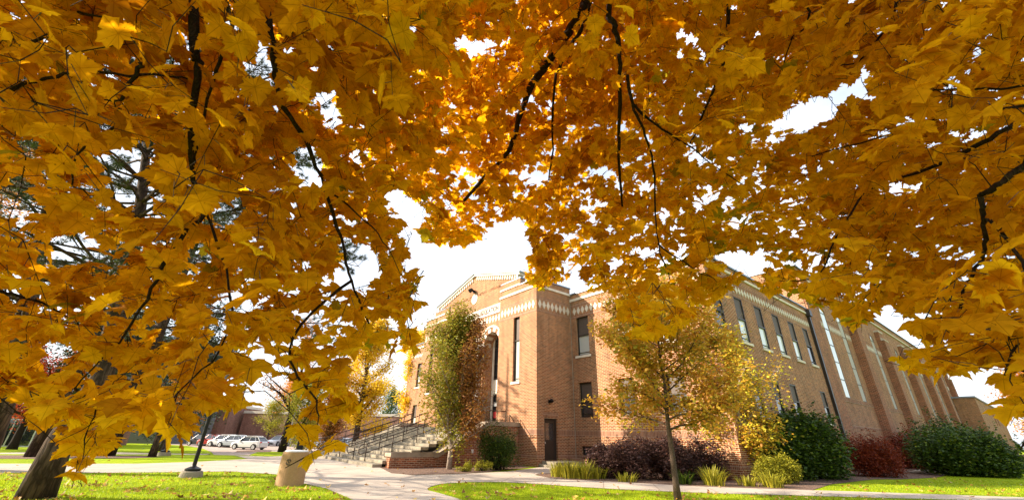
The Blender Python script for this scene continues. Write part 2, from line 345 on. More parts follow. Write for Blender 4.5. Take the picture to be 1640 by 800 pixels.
# ------------------------------------------------------------------ world, sun, render settings
EL = rad(26); AZ = rad(185.6)
w = bpy.data.worlds.new('World'); sc.world = w; w.use_nodes = True; nt = w.node_tree
bg = nt.nodes['Background']; sky = N(nt, 'ShaderNodeTexSky', sky_type='NISHITA', sun_disc=False, sun_elevation=EL, sun_rotation=rad(90)-AZ, air_density=1.0, dust_density=2.5, ozone_density=1.0)
tc = N(nt, 'ShaderNodeTexCoord'); n = N(nt, 'ShaderNodeTexNoise', i_Scale=1.6, i_Detail=7.0, i_Roughness=.55)
mp = N(nt, 'ShaderNodeMapping'); mp.inputs['Scale'].default_value = (1, 1, 2.6); nt.links.new(tc.outputs['Generated'], mp.inputs[0]); nt.links.new(mp.outputs[0], n.inputs['Vector'])
mx = N(nt, 'ShaderNodeMix', data_type='RGBA'); nt.links.new(ramp(nt, n.outputs[0], [(.28, (.32,)*3), (.58, (.86,)*3)]), mx.inputs[0])
nt.links.new(sky.outputs[0], mx.inputs[6]); mx.inputs[7].default_value = (5.6, 5.9, 6.4, 1)
nt.links.new(mx.outputs[2], bg.inputs[0]); bg.inputs[1].default_value = .102
sl = bpy.data.lights.new('sun', 'SUN'); sl.energy = 5.0; sl.angle = rad(.53); sl.color = (1, .86, .68)
so = bpy.data.objects.new('sun', sl); COL.objects.link(so)
sdir = Vector((math.cos(AZ)*math.cos(EL), math.sin(AZ)*math.cos(EL), math.sin(EL)))
so.rotation_euler = sdir.to_track_quat('Z', 'Y').to_euler()
sc.view_settings.view_transform = 'Standard'; sc.view_settings.look = 'None'; sc.view_settings.gamma = 1; sc.view_settings.exposure = 1.38
try: sc.view_settings.use_curve_mapping = False
except Exception: pass
sc.cycles.transparent_max_bounces = 8; sc.cycles.max_bounces = 8; sc.cycles.transmission_bounces = 4; sc.cycles.diffuse_bounces = 5
# ------------------------------------------------------------------ ground
xs = [-900, -300, -120]+list(range(-80, -10, 2))+[20, 100, 900]; ys = [-500, -50, 0, 20]+list(range(26, 50, 2))+[80, 200, 1500]
mb = MB(); mb.v = [(x, y, hz(x, y)) for y in ys for x in xs]; nx_ = len(xs)
mb.f = [(r*nx_+q, r*nx_+q+1, (r+1)*nx_+q+1, (r+1)*nx_+q) for r in range(len(ys)-1) for q in range(nx_-1)]; mb.mi = [0]*len(mb.f)
mb.build('grass', 'grass', kind='structure')
# main walk and plaza
GL = [(-600, 757), (0, 757), (120, 757), (240, 756), (370, 754.5), (441, 759), (460, 768), (487, 774), (523, 782), (560, 798), (600, 825), (680, 900)]
GR = [(1000, 900), (840, 835), (765, 810), (733, 798), (704, 789.5), (686, 785), (684, 782), (690, 778.5), (708, 774), (749, 771.5), (805, 771.5), (847, 773.6), (930, 779.4), (1000, 783.6), (1130, 789), (1400, 796.5), (1640, 803), (1900, 810)]
TOP = [(1900, 803), (1640, 796), (1400, 787.6), (1130, 779), (1000, 772), (909, 767.5), (880, 764.5), (860, 761), (857, 759.5), (862, 758), (884, 757), (900, 752), (870, 747), (812, 754.5), (784, 756), (722, 759), (660, 760.5), (627, 757), (632, 752), (640, 746), (600, 742), (520, 732), (500, 730), (470, 727.5), (455, 729.5), (430, 730.5), (400, 728.5), (380, 729.5), (397, 734.5), (360, 736.5), (316, 739), (220, 742), (0, 742), (-600, 742)]
ground_poly('sidewalk', GL+GR+TOP, .012, 'concrete', drape=True)
ground_poly('parking_drive', [(397, 733), (377, 730), (342, 727.3), (339, 723.5), (325, 717.5), (300, 713), (250, 710), (250, 706), (640, 708), (640, 716), (560, 730), (500, 731), (470, 727), (455, 723), (434, 722), (415, 722), (400, 727.5)], .008, 'concrete_pink', drape=True)
ground_poly('back_path', [(-600, 726), (0, 726.3), (330, 727.5), (337, 725.8), (0, 724.4), (-600, 723)], .006, 'concrete', drape=True)
ground_poly('pine_mulch', [(-200, 734), (60, 734), (215, 733), (262, 731), (240, 729), (100, 728.5), (-200, 728)], .01, 'mulch', drape=True)
ground_poly('island_gravel', [(376, 723.6), (432, 723.2), (436, 720.6), (400, 720.4), (380, 721)], .012, 'mulch', drape=True)
ground_poly('left_planting_bed', [(600, 744), (627, 757.5), (660, 760), (722, 758.6), (784, 755.4), (812, 752), (850, 748), (790, 735), (620, 740)], .014, 'mulch')
ground_poly('right_planting_bed', [(857, 759.5), (866, 762), (880, 765), (909, 767.6), (1000, 772), (1130, 779), (1300, 784.4), (1312, 781), (1330, 775), (1400, 767), (1440, 767), (1452, 766.5), (1500, 764), (1520, 760), (1450, 740), (1200, 735), (930, 740), (884, 757), (866, 758)], .012, 'mulch')
ground_poly('stone_slab', [(1455, 756), (1470, 752), (1528, 755), (1512, 761.5)], .05, 'concrete')
# ------------------------------------------------------------------ main brick building
A38 = rad(38); u3 = np.array([-math.sin(A38), math.cos(A38), 0]); v3 = np.array([math.cos(A38), math.sin(A38), 0])
C0 = np.array(G(860, 747))
BR = thing('brick_school_building', 'large tan brick hall with gabled entrance pavilion, three tall arches and white diamond bands', 'building', tuple(C0), -rad(52))
def L2W(x, y, z=0): p = C0-u3*x+v3*y; return np.array([p[0], p[1], z])     # building-local to world
def pt(ax, c, a, z, d=0):      # ax 'F': plane y=c facing -y ; ax 'R': plane x=c facing +x ; d = depth outwards
    return (a, c-d, z) if ax == 'F' else (c+d, a, z)
def slabbox(mb, ax, c, a0, a1, z0, z1, d0, d1, mi=0):
    mb.box(pt(ax, c, a0, z0, d0), pt(ax, c, a1, z1, d1), mi)
def wall(mb, ax, c, a0, a1, z0, z1, ops, rev=.22, mi=0):
    """wall sheet with real openings; ops = (b0,b1,y0,y1[,arch]) ; arch: y1 is the spring height, semicircular head"""
    xs = sorted({a0, a1, *[o[0] for o in ops], *[o[1] for o in ops]})
    tops = [o[3]+(o[1]-o[0])/2+.02 if len(o) > 4 else o[3] for o in ops]
    zs = sorted({z0, z1, *[o[2] for o in ops], *tops})
    xs = [x for x in xs if a0 <= x <= a1]; zs = [z for z in zs if z0 <= z <= z1]
    for i in range(len(xs)-1):
        for k in range(len(zs)-1):
            xm = (xs[i]+xs[i+1])/2; zm = (zs[k]+zs[k+1])/2
            if any(o[0] < xm < o[1] and o[2] < zm < tp for o, tp in zip(ops, tops)): continue
            q = [pt(ax, c, xs[i], zs[k]), pt(ax, c, xs[i+1], zs[k]), pt(ax, c, xs[i+1], zs[k+1]), pt(ax, c, xs[i], zs[k+1])]
            mb.face(q, mi)
    for o, tp in zip(ops, tops):
        b0, b1, y0, y1 = o[:4]
        sd = [((b0, y0), (b0, y1)), ((b1, y1), (b1, y0)), ((b1, y0), (b0, y0))]
        if len(o) > 4:
            r = (b1-b0)/2; cx = (b0+b1)/2; n = 16
            arc = [(cx-r*math.cos(math.pi*j/n), y1+r*math.sin(math.pi*j/n)) for j in range(n+1)]
            for j in range(n):
                sd.append((arc[j], arc[j+1]))
                p, q = arc[j], arc[j+1]
                mb.face([pt(ax, c, p[0], p[1]), pt(ax, c, q[0], q[1]), pt(ax, c, q[0], tp), pt(ax, c, p[0], tp)], mi)
        else: sd.append(((b0, y1), (b1, y1)))
        for p, q in sd:
            mb.face([pt(ax, c, p[0], p[1]), pt(ax, c, q[0], q[1]), pt(ax, c, q[0], q[1], -rev), pt(ax, c, p[0], p[1], -rev)], mi)
def window(ax, c, a0, a1, z0, z1, kind='two', rev=.22, sill=True, blind='glass_dark', arch=False, split=.5, fw=.07):
    mb = MB(); D0, D1 = -rev+.01, -rev+min(.09, rev-.005)
    slabbox(mb, ax, c, a0, a0+fw, z0, z1, D0, D1); slabbox(mb, ax, c, a1-fw, a1, z0, z1, D0, D1)
    slabbox(mb, ax, c, a0+fw, a1-fw, z0, z0+fw, D0, D1)
    if not arch: slabbox(mb, ax, c, a0+fw, a1-fw, z1-fw, z1, D0, D1)
    zm = z0+(z1-z0)*split
    if kind == 'two':
        slabbox(mb, ax, c, a0+fw, a1-fw, zm-.03, zm+.03, D0, D1+.02)
        slabbox(mb, ax, c, a0+fw, a1-fw, z0+fw+.12, z0+fw+.15, D0, D1-.02)
    if arch:
        r = (a1-a0)/2; cx = (a0+a1)/2; n = 12
        for j in range(n):
            t0, t1 = math.pi*j/n, math.pi*(j+1)/n
            P = [(cx-r*math.cos(t0), z1+r*math.sin(t0)), (cx-r*math.cos(t1), z1+r*math.sin(t1)), (cx-(r-fw)*math.cos(t1), z1+(r-fw)*math.sin(t1)), (cx-(r-fw)*math.cos(t0), z1+(r-fw)*math.sin(t0))]
            a = [pt(ax, c, x, z, D0) for x, z in P]; b = [pt(ax, c, x, z, D1) for x, z in P]
            mb.prism(a, np.array(b[0])-np.array(a[0]))
        k = 5
        for j in range(1, k+1):
            z = z0+(z1-z0)*j/k; slabbox(mb, ax, c, a0+fw, a1-fw, z-.03, z+.03, D0, D1+.01)
    w = mb.build('window', 'bronze', BR, uv=False)
    g = MB(); gd = -rev+.02
    def quad(m, x0, x1, y0, y1, d): m.face([pt(ax, c, x0, y0, d), pt(ax, c, x1, y0, d), pt(ax, c, x1, y1, d), pt(ax, c, x0, y1, d)])
    if kind == 'two':
        quad(g, a0+fw*.5, a1-fw*.5, z0+fw*.5, zm, gd); g.build('pane', blind, w, uv=False)
        s = MB(); quad(s, a0+fw*.5, a1-fw*.5, zm, z1-fw*.5, gd+.01); s.build('shade', 'shade_brown', w, uv=False)
    else:
        if arch:
            r = (a1-a0)/2-.02; cx = (a0+a1)/2
            pl = [(a0+.02, z0), (a1-.02, z0)]+[(cx+r*math.cos(math.pi*j/12), z1+r*math.sin(math.pi*j/12)) for j in range(13)]
            g.face([pt(ax, c, x, z, gd) for x, z in pl])
        else: quad(g, a0+fw*.5, a1-fw*.5, z0+fw*.5, z1-fw*.5, gd)
        g.build('pane', blind, w, uv=False)
    if sill:
        s = MB(); slabbox(s, ax, c, a0-.12, a1+.12, z0-.14, z0-.002, -.18, .07); s.build('sill', 'stone', w, uv=False)
    return w
def diamonds(mb, ax, c, a0, a1, zc, h=.31, pitch=.37, hw=.155):
    mb = MB(); n = max(1, int((a1-a0)/pitch)); off = ((a1-a0)-n*pitch)/2
    for i in range(n):
        a = a0+off+(i+.5)*pitch
        P = [(a, zc-h), (a+hw, zc), (a, zc+h), (a-hw, zc)]
        q = [pt(ax, c, x, z, -.01) for x, z in P]; e = np.array(pt(ax, c, a, zc-h, .022))-np.array(q[0])
        mb.prism(q, e)
    mb.build('diamond_band', 'stone_white', BR)
TH = .03
class Each:                            # every box or prism becomes a part of its own
    def __init__(s, name, mat): s.n = name; s.m = mat
    def box(s, p, q, mi=0, M=None): m = MB(); m.box(p, q); m.build(s.n, s.m, BR)
    def prism(s, p, q, mi=0): m = MB(); m.prism(p, q); m.build(s.n, s.m, BR)
    def build(s, *k): pass
stn = Each('stone_course', 'stone'); sol = Each('soldier_course', 'brick_soldier'); cap = Each('parapet_cap', 'cap_metal'); dia = None
# --- pavilion front (y=0), three zones
TW = (.62)
ARCH = [(-5.95, -4.05), (-8.65, -6.75), (-11.35, -9.45)]
towerR = MB(); wall(towerR, 'F', 0, -3.95, 0, 0, 11.0, [(-2.33, -1.68, 4.62, 8.85)])
wall(towerR, 'R', 0, 0, 3.15, 0, 11.0, [(.58, 1.64, .3, 2.5)])
towerR.box((-1.72, .02, 11.0), (-3.95, .5, 11.55)); slabbox(towerR, 'F', 0, -3.95, -3.94, 0, 11, -.16, 0)
towerR.build('tower_wall', 'brick', BR)
towerL = MB(); wall(towerL, 'F', 0, -15.5, -11.45, 0, 11.0, [(-14.1, -13.45, 4.62, 8.7), (-13.0, -12.2, .2, 1.2)])
towerL.box((-13.9, .02, 11.0), (-11.45, .5, 11.55)); wall(towerL, 'R', -15.5, 0, 3.15, 0, 11, [])
towerL.build('tower_wall', 'brick', BR)
cb = MB(); wall(cb, 'F', .14, -11.45, -3.95, 0, 11.75, [(a, b, 1.9, 7.4, 1) for a, b in ARCH], rev=1.1)
cb.face([(-13.35, .14, 11.55), (-2.05, .14, 11.55), (-2.05, .14, 11.9), (-7.7, .14, 13.38), (-13.35, .14, 11.9)])
cb.box((-13.35, .145, 10.9), (-11.4, .5, 11.6)); cb.box((-4, .145, 10.9), (-2.05, .5, 11.6))
cb.build('entrance_wall', 'brick', BR)
# gable: dentil band, stone edge and metal cap
gb = MB(); gc = MB(); gm = MB()
for sgn in (-1, 1):
    e = np.array([-7.7+sgn*5.8, 0, 11.86]); p = np.array([-7.7, 0, 13.38]); L = np.linalg.norm(p-e); t = (p-e)/L; nrm = np.array([-t[2], 0, t[0]]); nrm = nrm if nrm[2] > 0 else -nrm
    def qd(s0, s1, n0, n1, y0, y1, m):
        a = [e+t*s0+nrm*n0, e+t*s1+nrm*n0, e+t*s1+nrm*n1, e+t*s0+nrm*n1]; m.prism([(q[0], y0, q[2]) for q in a], (0, y1-y0, 0))
    qd(-.1, L, .0, .16, -.02, .5, gc); qd(-.15, L+.02, .16, .27, -.10, .6, gm)
    k = int(L/.3)
    for i in range(k): qd(.1+i*.3, .1+i*.3+.16, -.30, -.02, .06, .16, gb)
    gb.build('dentil_band', 'stone_white', BR); gb = MB()
gc.box((-2.12, -.02, 11.5), (-1.95, .5, 11.9)); gc.box((-13.45, -.02, 11.5), (-13.28, .5, 11.9))
gc.build('gable_coping', 'stone', BR); gm.build('gable_cap', 'cap_metal', BR)
# medallion
mb = MB(); pts = [(-7.6+.42*math.cos(a), .10, 11.42+.42*math.sin(a)) for a in np.linspace(0, 2*math.pi, 28)[:-1]]; mb.prism(pts, (0, .06, 0)); mb.build('round_medallion', 'stone_white', BR)
# sign panel with incised lettering
mb = MB(); slabbox(mb, 'F', .14, -11.44, -3.96, 9.64, 10.32, 0, .05); mb.build('sign_panel', 'stone_white', BR)
def text(body, size, loc, rot, mat, parent, name='lettering', ext=.006, width=None):
    cu = bpy.data.curves.new(name, 'FONT'); cu.body = body; cu.size = size; cu.extrude = ext; cu.align_x = 'CENTER'; cu.align_y = 'CENTER'; cu.resolution_u = 3; cu.offset = .012
    o = bpy.data.objects.new(name+'_src', cu); COL.objects.link(o)
    bpy.context.view_layer.update()
    me = bpy.data.meshes.new_from_object(o.evaluated_get(bpy.context.evaluated_depsgraph_get())); COL.objects.unlink(o); bpy.data.objects.remove(o)
    if width:
        xs = [v.co.x for v in me.vertices]; k = width/(max(xs)-min(xs))
        for v in me.vertices: v.co.x *= k
    me.materials.clear(); me.materials.append(MATS[mat]); t = bpy.data.objects.new(name, me); COL.objects.link(t); t.parent = parent; t.location = loc; t.rotation_euler = rot
    return t
text('HEALTH AND PHYSICAL EDUCATION', .50, (-7.7, .085, 9.97), (rad(90), 0, 0), 'stone_ink', BR, width=6.9)
# arches: alternating voussoirs, outer moulding, white columns
vo = MB(); vb = MB(); ol = MB()
for a, b in ARCH:
    cx = (a+b)/2; r = (b-a)/2; n = 11
    for j in range(n):
        t0, t1 = math.pi*j/n, math.pi*(j+1)/n
        P = [(cx-q*math.cos(t), 7.4+q*math.sin(t)) for q, t in ((r-.02, t0), (r+.30, t0), (r+.30, t1), (r-.02, t1))]
        (vo if j % 2 == 0 else vb).prism([(x, .14-.03, z) for x, z in P], (0, .035+(.6 if j % 2 == 0 else .6), 0))
    n = 20
    for j in range(n):
        t0, t1 = math.pi*j/n, math.pi*(j+1)/n
        P = [(cx-q*math.cos(t), 7.4+q*math.sin(t)) for q, t in ((r+.302, t0), (r+.44, t0), (r+.44, t1), (r+.302, t1))]
        ol.prism([(x, .05, z) for x, z in P], (0, .12, 0))
vo.build('white_voussoirs', 'stone_white', BR); vb.build('brick_voussoirs', 'brick_red', BR); ol.build('arch_moulding', 'stone_white', BR)
for x in (-6.35, -9.05):
    mb = MB(); mb.lathe([(.25, 0), (.25, .3), (.19, .36), (.18, .5), (.18, 5.0), (.22, 5.1), (.27, 5.42), (.27, 5.5)], (x, .03, 1.9), 16); mb.build('column', 'stone_white', BR, smooth=True)
# recessed portals behind the arches
for a, b in ARCH:
    mb = MB()
    for x in (a+.02, b-.2): mb.box((x, .95, 1.9), (x+.18, 1.25, 8.0))
    mb.box((a+.2, .98, 4.35), (b-.2, 1.2, 5.1)); mb.box((a+.2, .96, 4.15), (b-.2, 1.22, 4.33))
    mb.build('portal_surround', 'stone', BR)
    w = MB(); w.box((a+.2, 1.0, 5.12), (b-.2, 1.15, 5.2)); 
    for x in (a+.2, (a+b)/2-.03, b-.26): w.box((x, 1.0, 5.2), (x+.06, 1.12, 8.3))
    for z in (6.2, 7.2): w.box((a+.2, 1.01, z), (b-.2, 1.11, z+.05))
    w = w.build('window', 'bronze', BR); g = MB(); g.face([(a-.05, 1.1, 5.1), (b+.05, 1.1, 5.1), (b+.05, 1.1, 8.6), (a-.05, 1.1, 8.6)]); g.build('pane', 'glass_dark', w)
    d = MB(); m2 = (a+b)/2
    for x0, x1 in ((a+.2, m2), (m2, b-.2)):
        d.box((x0, 1.02, 1.9), (x0+.1, 1.1, 4.13)); d.box((x1-.1, 1.02, 1.9), (x1, 1.1, 4.13)); d.box((x0+.1, 1.02, 1.9), (x1-.1, 1.1, 2.25)); d.box((x0+.1, 1.02, 3.98), (x1-.1, 1.1, 4.13))
    d = d.build('door', 'black_metal', BR); g = MB(); g.face([(a+.2, 1.08, 1.9), (b-.2, 1.08, 1.9), (b-.2, 1.08, 4.1), (a+.2, 1.08, 4.1)]); g.build('pane', 'glass_dark', d)
    if a == ARCH[0][0]:
        g = MB(); g.box((a+.35, 1.0, 3.35), (a+.75, 1.03, 3.6)); g.build('notice', 'white_paint', d); g = MB(); g.box((a+.35, 1.0, 2.6), (a+.7, 1.03, 3.0)); g.build('red_poster', 'poster_red', d)
# pavilion bands
def band(ax, c, a0, a1, zc, top=.46, low=.42, dh=.31, soldier=True):
    diamonds(dia, ax, c, a0+.06, a1-.06, zc, h=dh)
    if soldier:
        slabbox(sol, ax, c, a0, a1, zc+dh+.03, zc+dh+.03+.2, 0, .006); slabbox(sol, ax, c, a0, a1, zc-dh-.23, zc-dh-.03, 0, .006)
band('F', 0, -3.94, 0, 9.33); band('R', 0, 0, 3.15, 9.33); band('F', 0, -15.5, -11.45, 9.33)
diamonds(dia, 'F', .14, -11.4, -4.0, 9.27, h=.29)
for a, b in ((-3.96, .06), (-15.56, -11.44)): slabbox(stn, 'F', 0, a, b, 10.46, 10.62, 0, .06)
slabbox(stn, 'R', 0, -.06, 3.15, 10.46, 10.62, 0, .06)
for a, b in ((-3.96, -1.72), (-13.9, -11.44)): slabbox(stn, 'F', 0, a, b, 11.03, 11.17, -.01, .05)
cap.box((-1.72, -.05, 11.0), (.05, 3.2, 11.09)); cap.box((-15.55, -.05, 11.0), (-13.9, .5, 11.09)); cap.box((-3.95, 0, 11.55), (-1.68, .5, 11.63)); cap.box((-13.95, 0, 11.55), (-11.4, .5, 11.63))
for z0, z1 in ((1.6, 1.9), (.42, .6)):
    slabbox(sol, 'F', 0, -1.58, 0, z0, z1, 0, .006); slabbox(sol, 'F', 3.15, .02, 9.6, z0, z1, 0, .006)
    slabbox(sol, 'R', 0, 0, .5, z0, z1, 0, .006); slabbox(sol, 'R', 0, 1.72, 3.14, z0, z1, 0, .006)
    slabbox(sol, 'R', 9.6, 3.15, 18.1, z0, z1, 0, .006)
slabbox(sol, 'R', 0, .5, 1.72, 2.56, 2.84, 0, .008)
window('F', 0, -2.33, -1.68, 4.62, 8.85, blind='glass_blind', split=.62); window('F', 0, -14.1, -13.45, 4.62, 8.7, split=.62)
# side door on the pavilion return
D = MB(); slabbox(D, 'R', 0, .58, .68, .3, 2.5, -.21, -.12); slabbox(D, 'R', 0, 1.54, 1.64, .3, 2.5, -.21, -.12); slabbox(D, 'R', 0, .68, 1.54, 2.4, 2.5, -.21, -.12)
slabbox(D, 'R', 0, .68, .8, .32, 2.4, -.2, -.15); slabbox(D, 'R', 0, 1.42, 1.54, .32, 2.4, -.2, -.15); slabbox(D, 'R', 0, .8, 1.42, .32, 1.35, -.2, -.155); slabbox(D, 'R', 0, .8, 1.42, 2.25, 2.4, -.2, -.15)
d = D.build('door', 'door_paint', BR); g = MB(); slabbox(g, 'R', 0, .8, 1.42, 1.35, 2.25, -.2, -.17); g.build('pane', 'glass_dark', d)
g = MB(); slabbox(g, 'R', 0, .7, .76, 1.15, 1.25, -.15, -.09); g.build('handle', 'grey_metal', d)
g = MB(); g.box((.0, .92, 3.34), (.05, 1.14, 3.5)); g.tube([(.03, 1.03, 3.46), (.15, 1.03, 3.5), (.24, 1.03, 3.42)], [.06, .09, .1], 10); g.build('wall_lamp', 'black_metal', BR)
g = MB(); g.box((-7.75, -.02, 11.95), (-7.55, .12, 12.15)); g.tube([(-7.65, 0, 12.1), (-7.65, -.2, 12.16), (-7.65, -.36, 12.02)], [.07, .15, .18], 12); g.build('wall_lamp', 'black_metal', BR)
# --- recessed main block (front y=3.15, right side x=9.6)
ops = []
for x in (.45, 3.5, 6.5):
    ops += [(x, x+1.06, 6.3, 8.9), (x, x+1.06, 2.62, 4.64), (x, x+1.0, .35, 1.06)]
mw = MB(); wall(mw, 'F', 3.15, 0, 9.6, 0, 10.5, ops)
rops = []
for i in range(6): rops.append((3.4+i*2.52, 4.42+i*2.52, 6.3, 8.8))
for i in (1, 2, 3, 5): rops.append((3.4+i*2.52-.02, 4.32+i*2.52, 2.7, 4.62))
wall(mw, 'R', 9.6, 3.15, 18.2, 0, 10.5, rops, rev=.10)
mw.build('main_wall', 'brick', BR); mw = MB()
lops = [(-22.9, -21.8, 5.95, 8.4), (-22.9, -21.8, 1.9, 4.2), (-18.4, -17.3, 5.95, 8.4)]
wall(mw, 'F', 3.15, -25.1, -15.5, 0, 10.5, lops); wall(mw, 'R', -25.1, 3.15, 20, 0, 10.5, [])
mw.face([(-25.1, 3.15, 0), (-25.1, 30, 0), (-25.1, 30, 10.5), (-25.1, 3.15, 10.5)])
mw.build('main_wall', 'brick', BR)
for i, o in enumerate(ops): window('F', 3.15, *o, kind='two' if o[3] > 2 else 'one', blind='glass_blind' if i % 3 == 0 else 'glass_dark', sill=o[3] > 5, split=.5)
for i, o in enumerate(rops): window('R', 9.6, *o, rev=.10, blind='glass_pale' if i in (1, 2, 3, 4) else 'glass_dark', sill=True, split=.5)
for o in lops: window('F', 3.15, *o, blind='glass_blind')
band('F', 3.15, 0, 9.6, 9.3, dh=.26); band('R', 9.6, 3.15, 18.0, 9.25, dh=.24); band('F', 3.15, -25.1, -15.5, 9.25, dh=.24)
slabbox(stn, 'F', 3.15, 0, 9.66, 10.02, 10.2, 0, .07); slabbox(stn, 'R', 9.6, 3.15, 18.1, 10.06, 10.2, 0, .07); slabbox(stn, 'F', 3.15, -25.16, -15.5, 10.02, 10.2, 0, .07)
cap.box((.05, 3.07, 10.5), (9.68, 3.5, 10.6)); cap.box((9.25, 3.5, 10.5), (9.68, 18.2, 10.6)); cap.box((-25.18, 3.07, 10.5), (-15.5, 3.5, 10.6))
# --- gymnasium behind
gw = MB(); wall(gw, 'F', 18.2, -20, 9.6, 9.9, 14.0, [])
gops = []
for k in range(6):
    cc = 24.2+10.2*k
    for dx in (-2.15, 2.15): gops.append((cc+dx-.55, cc+dx+.55, 4.6, 10.95, 1))
wall(gw, 'R', 9.6, 18.2, 85, 0, 14.0, gops, rev=.035)
gw.build('gymnasium_wall', 'brick', BR)
for o in gops: window('R', 9.6, *o[:4], kind='one', arch=True, rev=.035, blind='glass_pale', sill=False, fw=.05)
for k in range(6):
    y = 29.3+10.2*k; bt = MB(); bs = MB()
    bt.box((9.6, y-.8, 0), (10.2, y+.8, 11.3)); bt.box((9.6, y-.8, 11.3), (9.95, y+.8, 12.2))
    bs.box((9.58, y-.85, 12.2), (10.0, y+.85, 12.34)); bs.prism([(9.95, y-.84, 11.3), (10.24, y-.84, 11.3), (10.24, y-.84, 11.38), (9.95, y-.84, 11.62)], (0, 1.68, 0))
    o = bt.build('buttress', 'brick_red', BR); bs.build('cap_stone', 'stone_white', o)
bt = MB(); bt.box((9.6, 18.25, 0), (9.75, 20.3, 13.2)); bt.build('corner_pier', 'brick_red', BR)
ss = MB()
for k in range(6):
    y0 = (20.3 if k == 0 else 30.1+10.2*(k-1)); y1 = 28.5+10.2*k; cc = 24.2+10.2*k
    slabbox(sol, 'R', 9.6, y0, y1, 4.3, 4.58, 0, .03); slabbox(sol, 'R', 9.6, y0, y1, 2.55, 2.72, 0, .02)
    for a, b in ((y0, cc-2.75), (cc-1.55, cc+1.55), (cc+2.75, y1)):
        if b-a > .4: diamonds(dia, 'R', 9.6, a, b, 9.9, h=.3)
        slabbox(sol, 'R', 9.6, a, b, 10.3, 10.45, 0, .012)
    for dx in (-2.15, 2.15):
        n = 12; r0, r1 = .6, .82; hd = MB()
        for j in range(n):
            t0, t1 = math.pi*j/n, math.pi*(j+1)/n
            P = [(cc+dx-q*math.cos(t), 10.95+q*math.sin(t)) for q, t in ((r0, t0), (r1, t0), (r1, t1), (r0, t1))]
            hd.prism([(9.58, x, z) for x, z in P], (.05, 0, 0))
        hd.build('arch_hood', 'stone_white' if k == 0 and dx > 0 else 'brick_soldier', BR)
stn.box((9.6, 18.2, 13.2), (9.72, 85, 13.34)); cap.box((9.3, 18.1, 14.0), (9.72, 85, 14.1)); cap.box((-20, 18.1, 14.0), (9.3, 18.5, 14.1))
# annex at the far end
aw = MB(); wall(aw, 'F', 78, 10.2, 12.0, 0, 8.4, []); wall(aw, 'R', 12.0, 78, 118, 0, 8.4, [(96, 99, 5.2, 7), (100.5, 103.5, 5.2, 7)])
aw.box((-5, 85.5, 0), (11.9, 117.9, 8.3)); aw.box((9.62, 78.1, 0), (11.9, 85.5, 8.3)); aw.build('annex_wall', 'brick', BR)
for o in ((96, 99, 5.2, 7), (100.5, 103.5, 5.2, 7)): window('R', 12.0, *o, kind='one', sill=False, blind='glass_blind')
cap.box((9.6, 77.85, 8.4), (12.15, 78.4, 8.62)); cap.box((11.8, 78.4, 8.4), (12.15, 118, 8.62))
stn.build('stone_course', 'stone', BR); sol.build('soldier_course', 'brick_soldier', BR); cap.build('parapet_cap', 'cap_metal', BR)
rf = MB(); rf.box((-15.45, .5, 9.9), (-.05, 8, 10.1)); rf.box((-25, 3.5, 9.8), (9.3, 18.15, 10.0)); rf.box((-20, 18.5, 13.4), (9.3, 85, 13.6))
rf.box((-13.3, .52, 10.2), (-2.1, 8, 11.6)); rf.build('roof', 'roofing', BR)  # unseen flat roofs, plain boxes put in to block the light
# downspout
mb = MB(); mb.box((9.6, 17.85, 0), (9.78, 18.08, 10.0)); mb.box((9.6, 17.72, 9.9), (9.9, 18.18, 10.35)); 
for z in (1.5, 4.2, 6.9): mb.box((9.59, 17.8, z), (9.8, 18.13, z+.07))
mb.build('downspout', 'bronze', BR)
mb = MB(); mb.tube([(.03, 3.1, .2), (.03, 3.1, 10.4)], .025, 6); mb.build('conduit', 'coping', BR)
# ------------------------------------------------------------------ entrance steps
ST = thing('entrance_steps', 'wide concrete entrance steps between brick side walls with dark metal handrails', 'steps', tuple(C0), -rad(52))
X0, X1 = -13.2, -2.2
edges = [-8.42, -7.95, -7.48, -7.0, -6.5]+[-6.0+.44*i for i in range(8)]; RS = .148
mb = MB()
for i, y in enumerate(edges):
    z = RS*(i+1); y2 = edges[i+1] if i+1 < len(edges) else 1.0
    x0 = X0-(.9 if i == 0 else 0)
    mb.box((x0, y, z-RS if i else -.05), (X1 if i else -2.2, y2+(.0 if i+1 < len(edges) else 0), z)); 
    if i+1 < len(edges): mb.box((X0, y2, 0), (X1, 0, z-.002)) if False else None
mb.box((X0, -3.2, 0), (X1, 0.1, RS*len(edges)-.1))
mb.build('stair_flight', 'concrete_step', ST, bevel=.015)
def cheek(x0, x1, name='side_wall'):
    prof = [(-7.75, 0), (-7.75, .46), (-5.3, .46), (-2.26, 2.04), (-.005, 2.04), (-.005, 0)]
    m = MB(); m.prism([(x0, y, z) for y, z in prof], (x1-x0, 0, 0)); 
    o = m.build(name, 'brick_red', ST)
    t = [(-7.83, .462), (-7.83, .64), (-5.26, .64), (-2.22, 2.22), (-.005, 2.22), (-.005, 2.042), (-2.27, 2.042), (-5.31, .462)]
    c = MB(); c.prism([(x0-.07, y, z) for y, z in t], (x1-x0+.14, 0, 0)); c.build('coping', 'coping', o, bevel=.03)
    return o
w = cheek(-2.25, -1.6); cheek(-13.85, -13.2)
g = MB(); g.box((-1.62, -7.9, 0), (-1.52, -5.55, .45)); g.build('brick_pier_face', 'brick_red', w)
g = MB(); g.box((-1.6, -2.0, .55), (-1.595, -.25, 1.25)); g.build('basement_window', 'bronze', w)
g = MB(); g.box((-1.6, -3.3, .62), (-1.57, -3.18, .8)); g.build('outlet_box', 'white_paint', w)
def stair_z(y):
    z = 0
    for i, e in enumerate(edges):
        if y >= e: z = RS*(i+1)
    return z
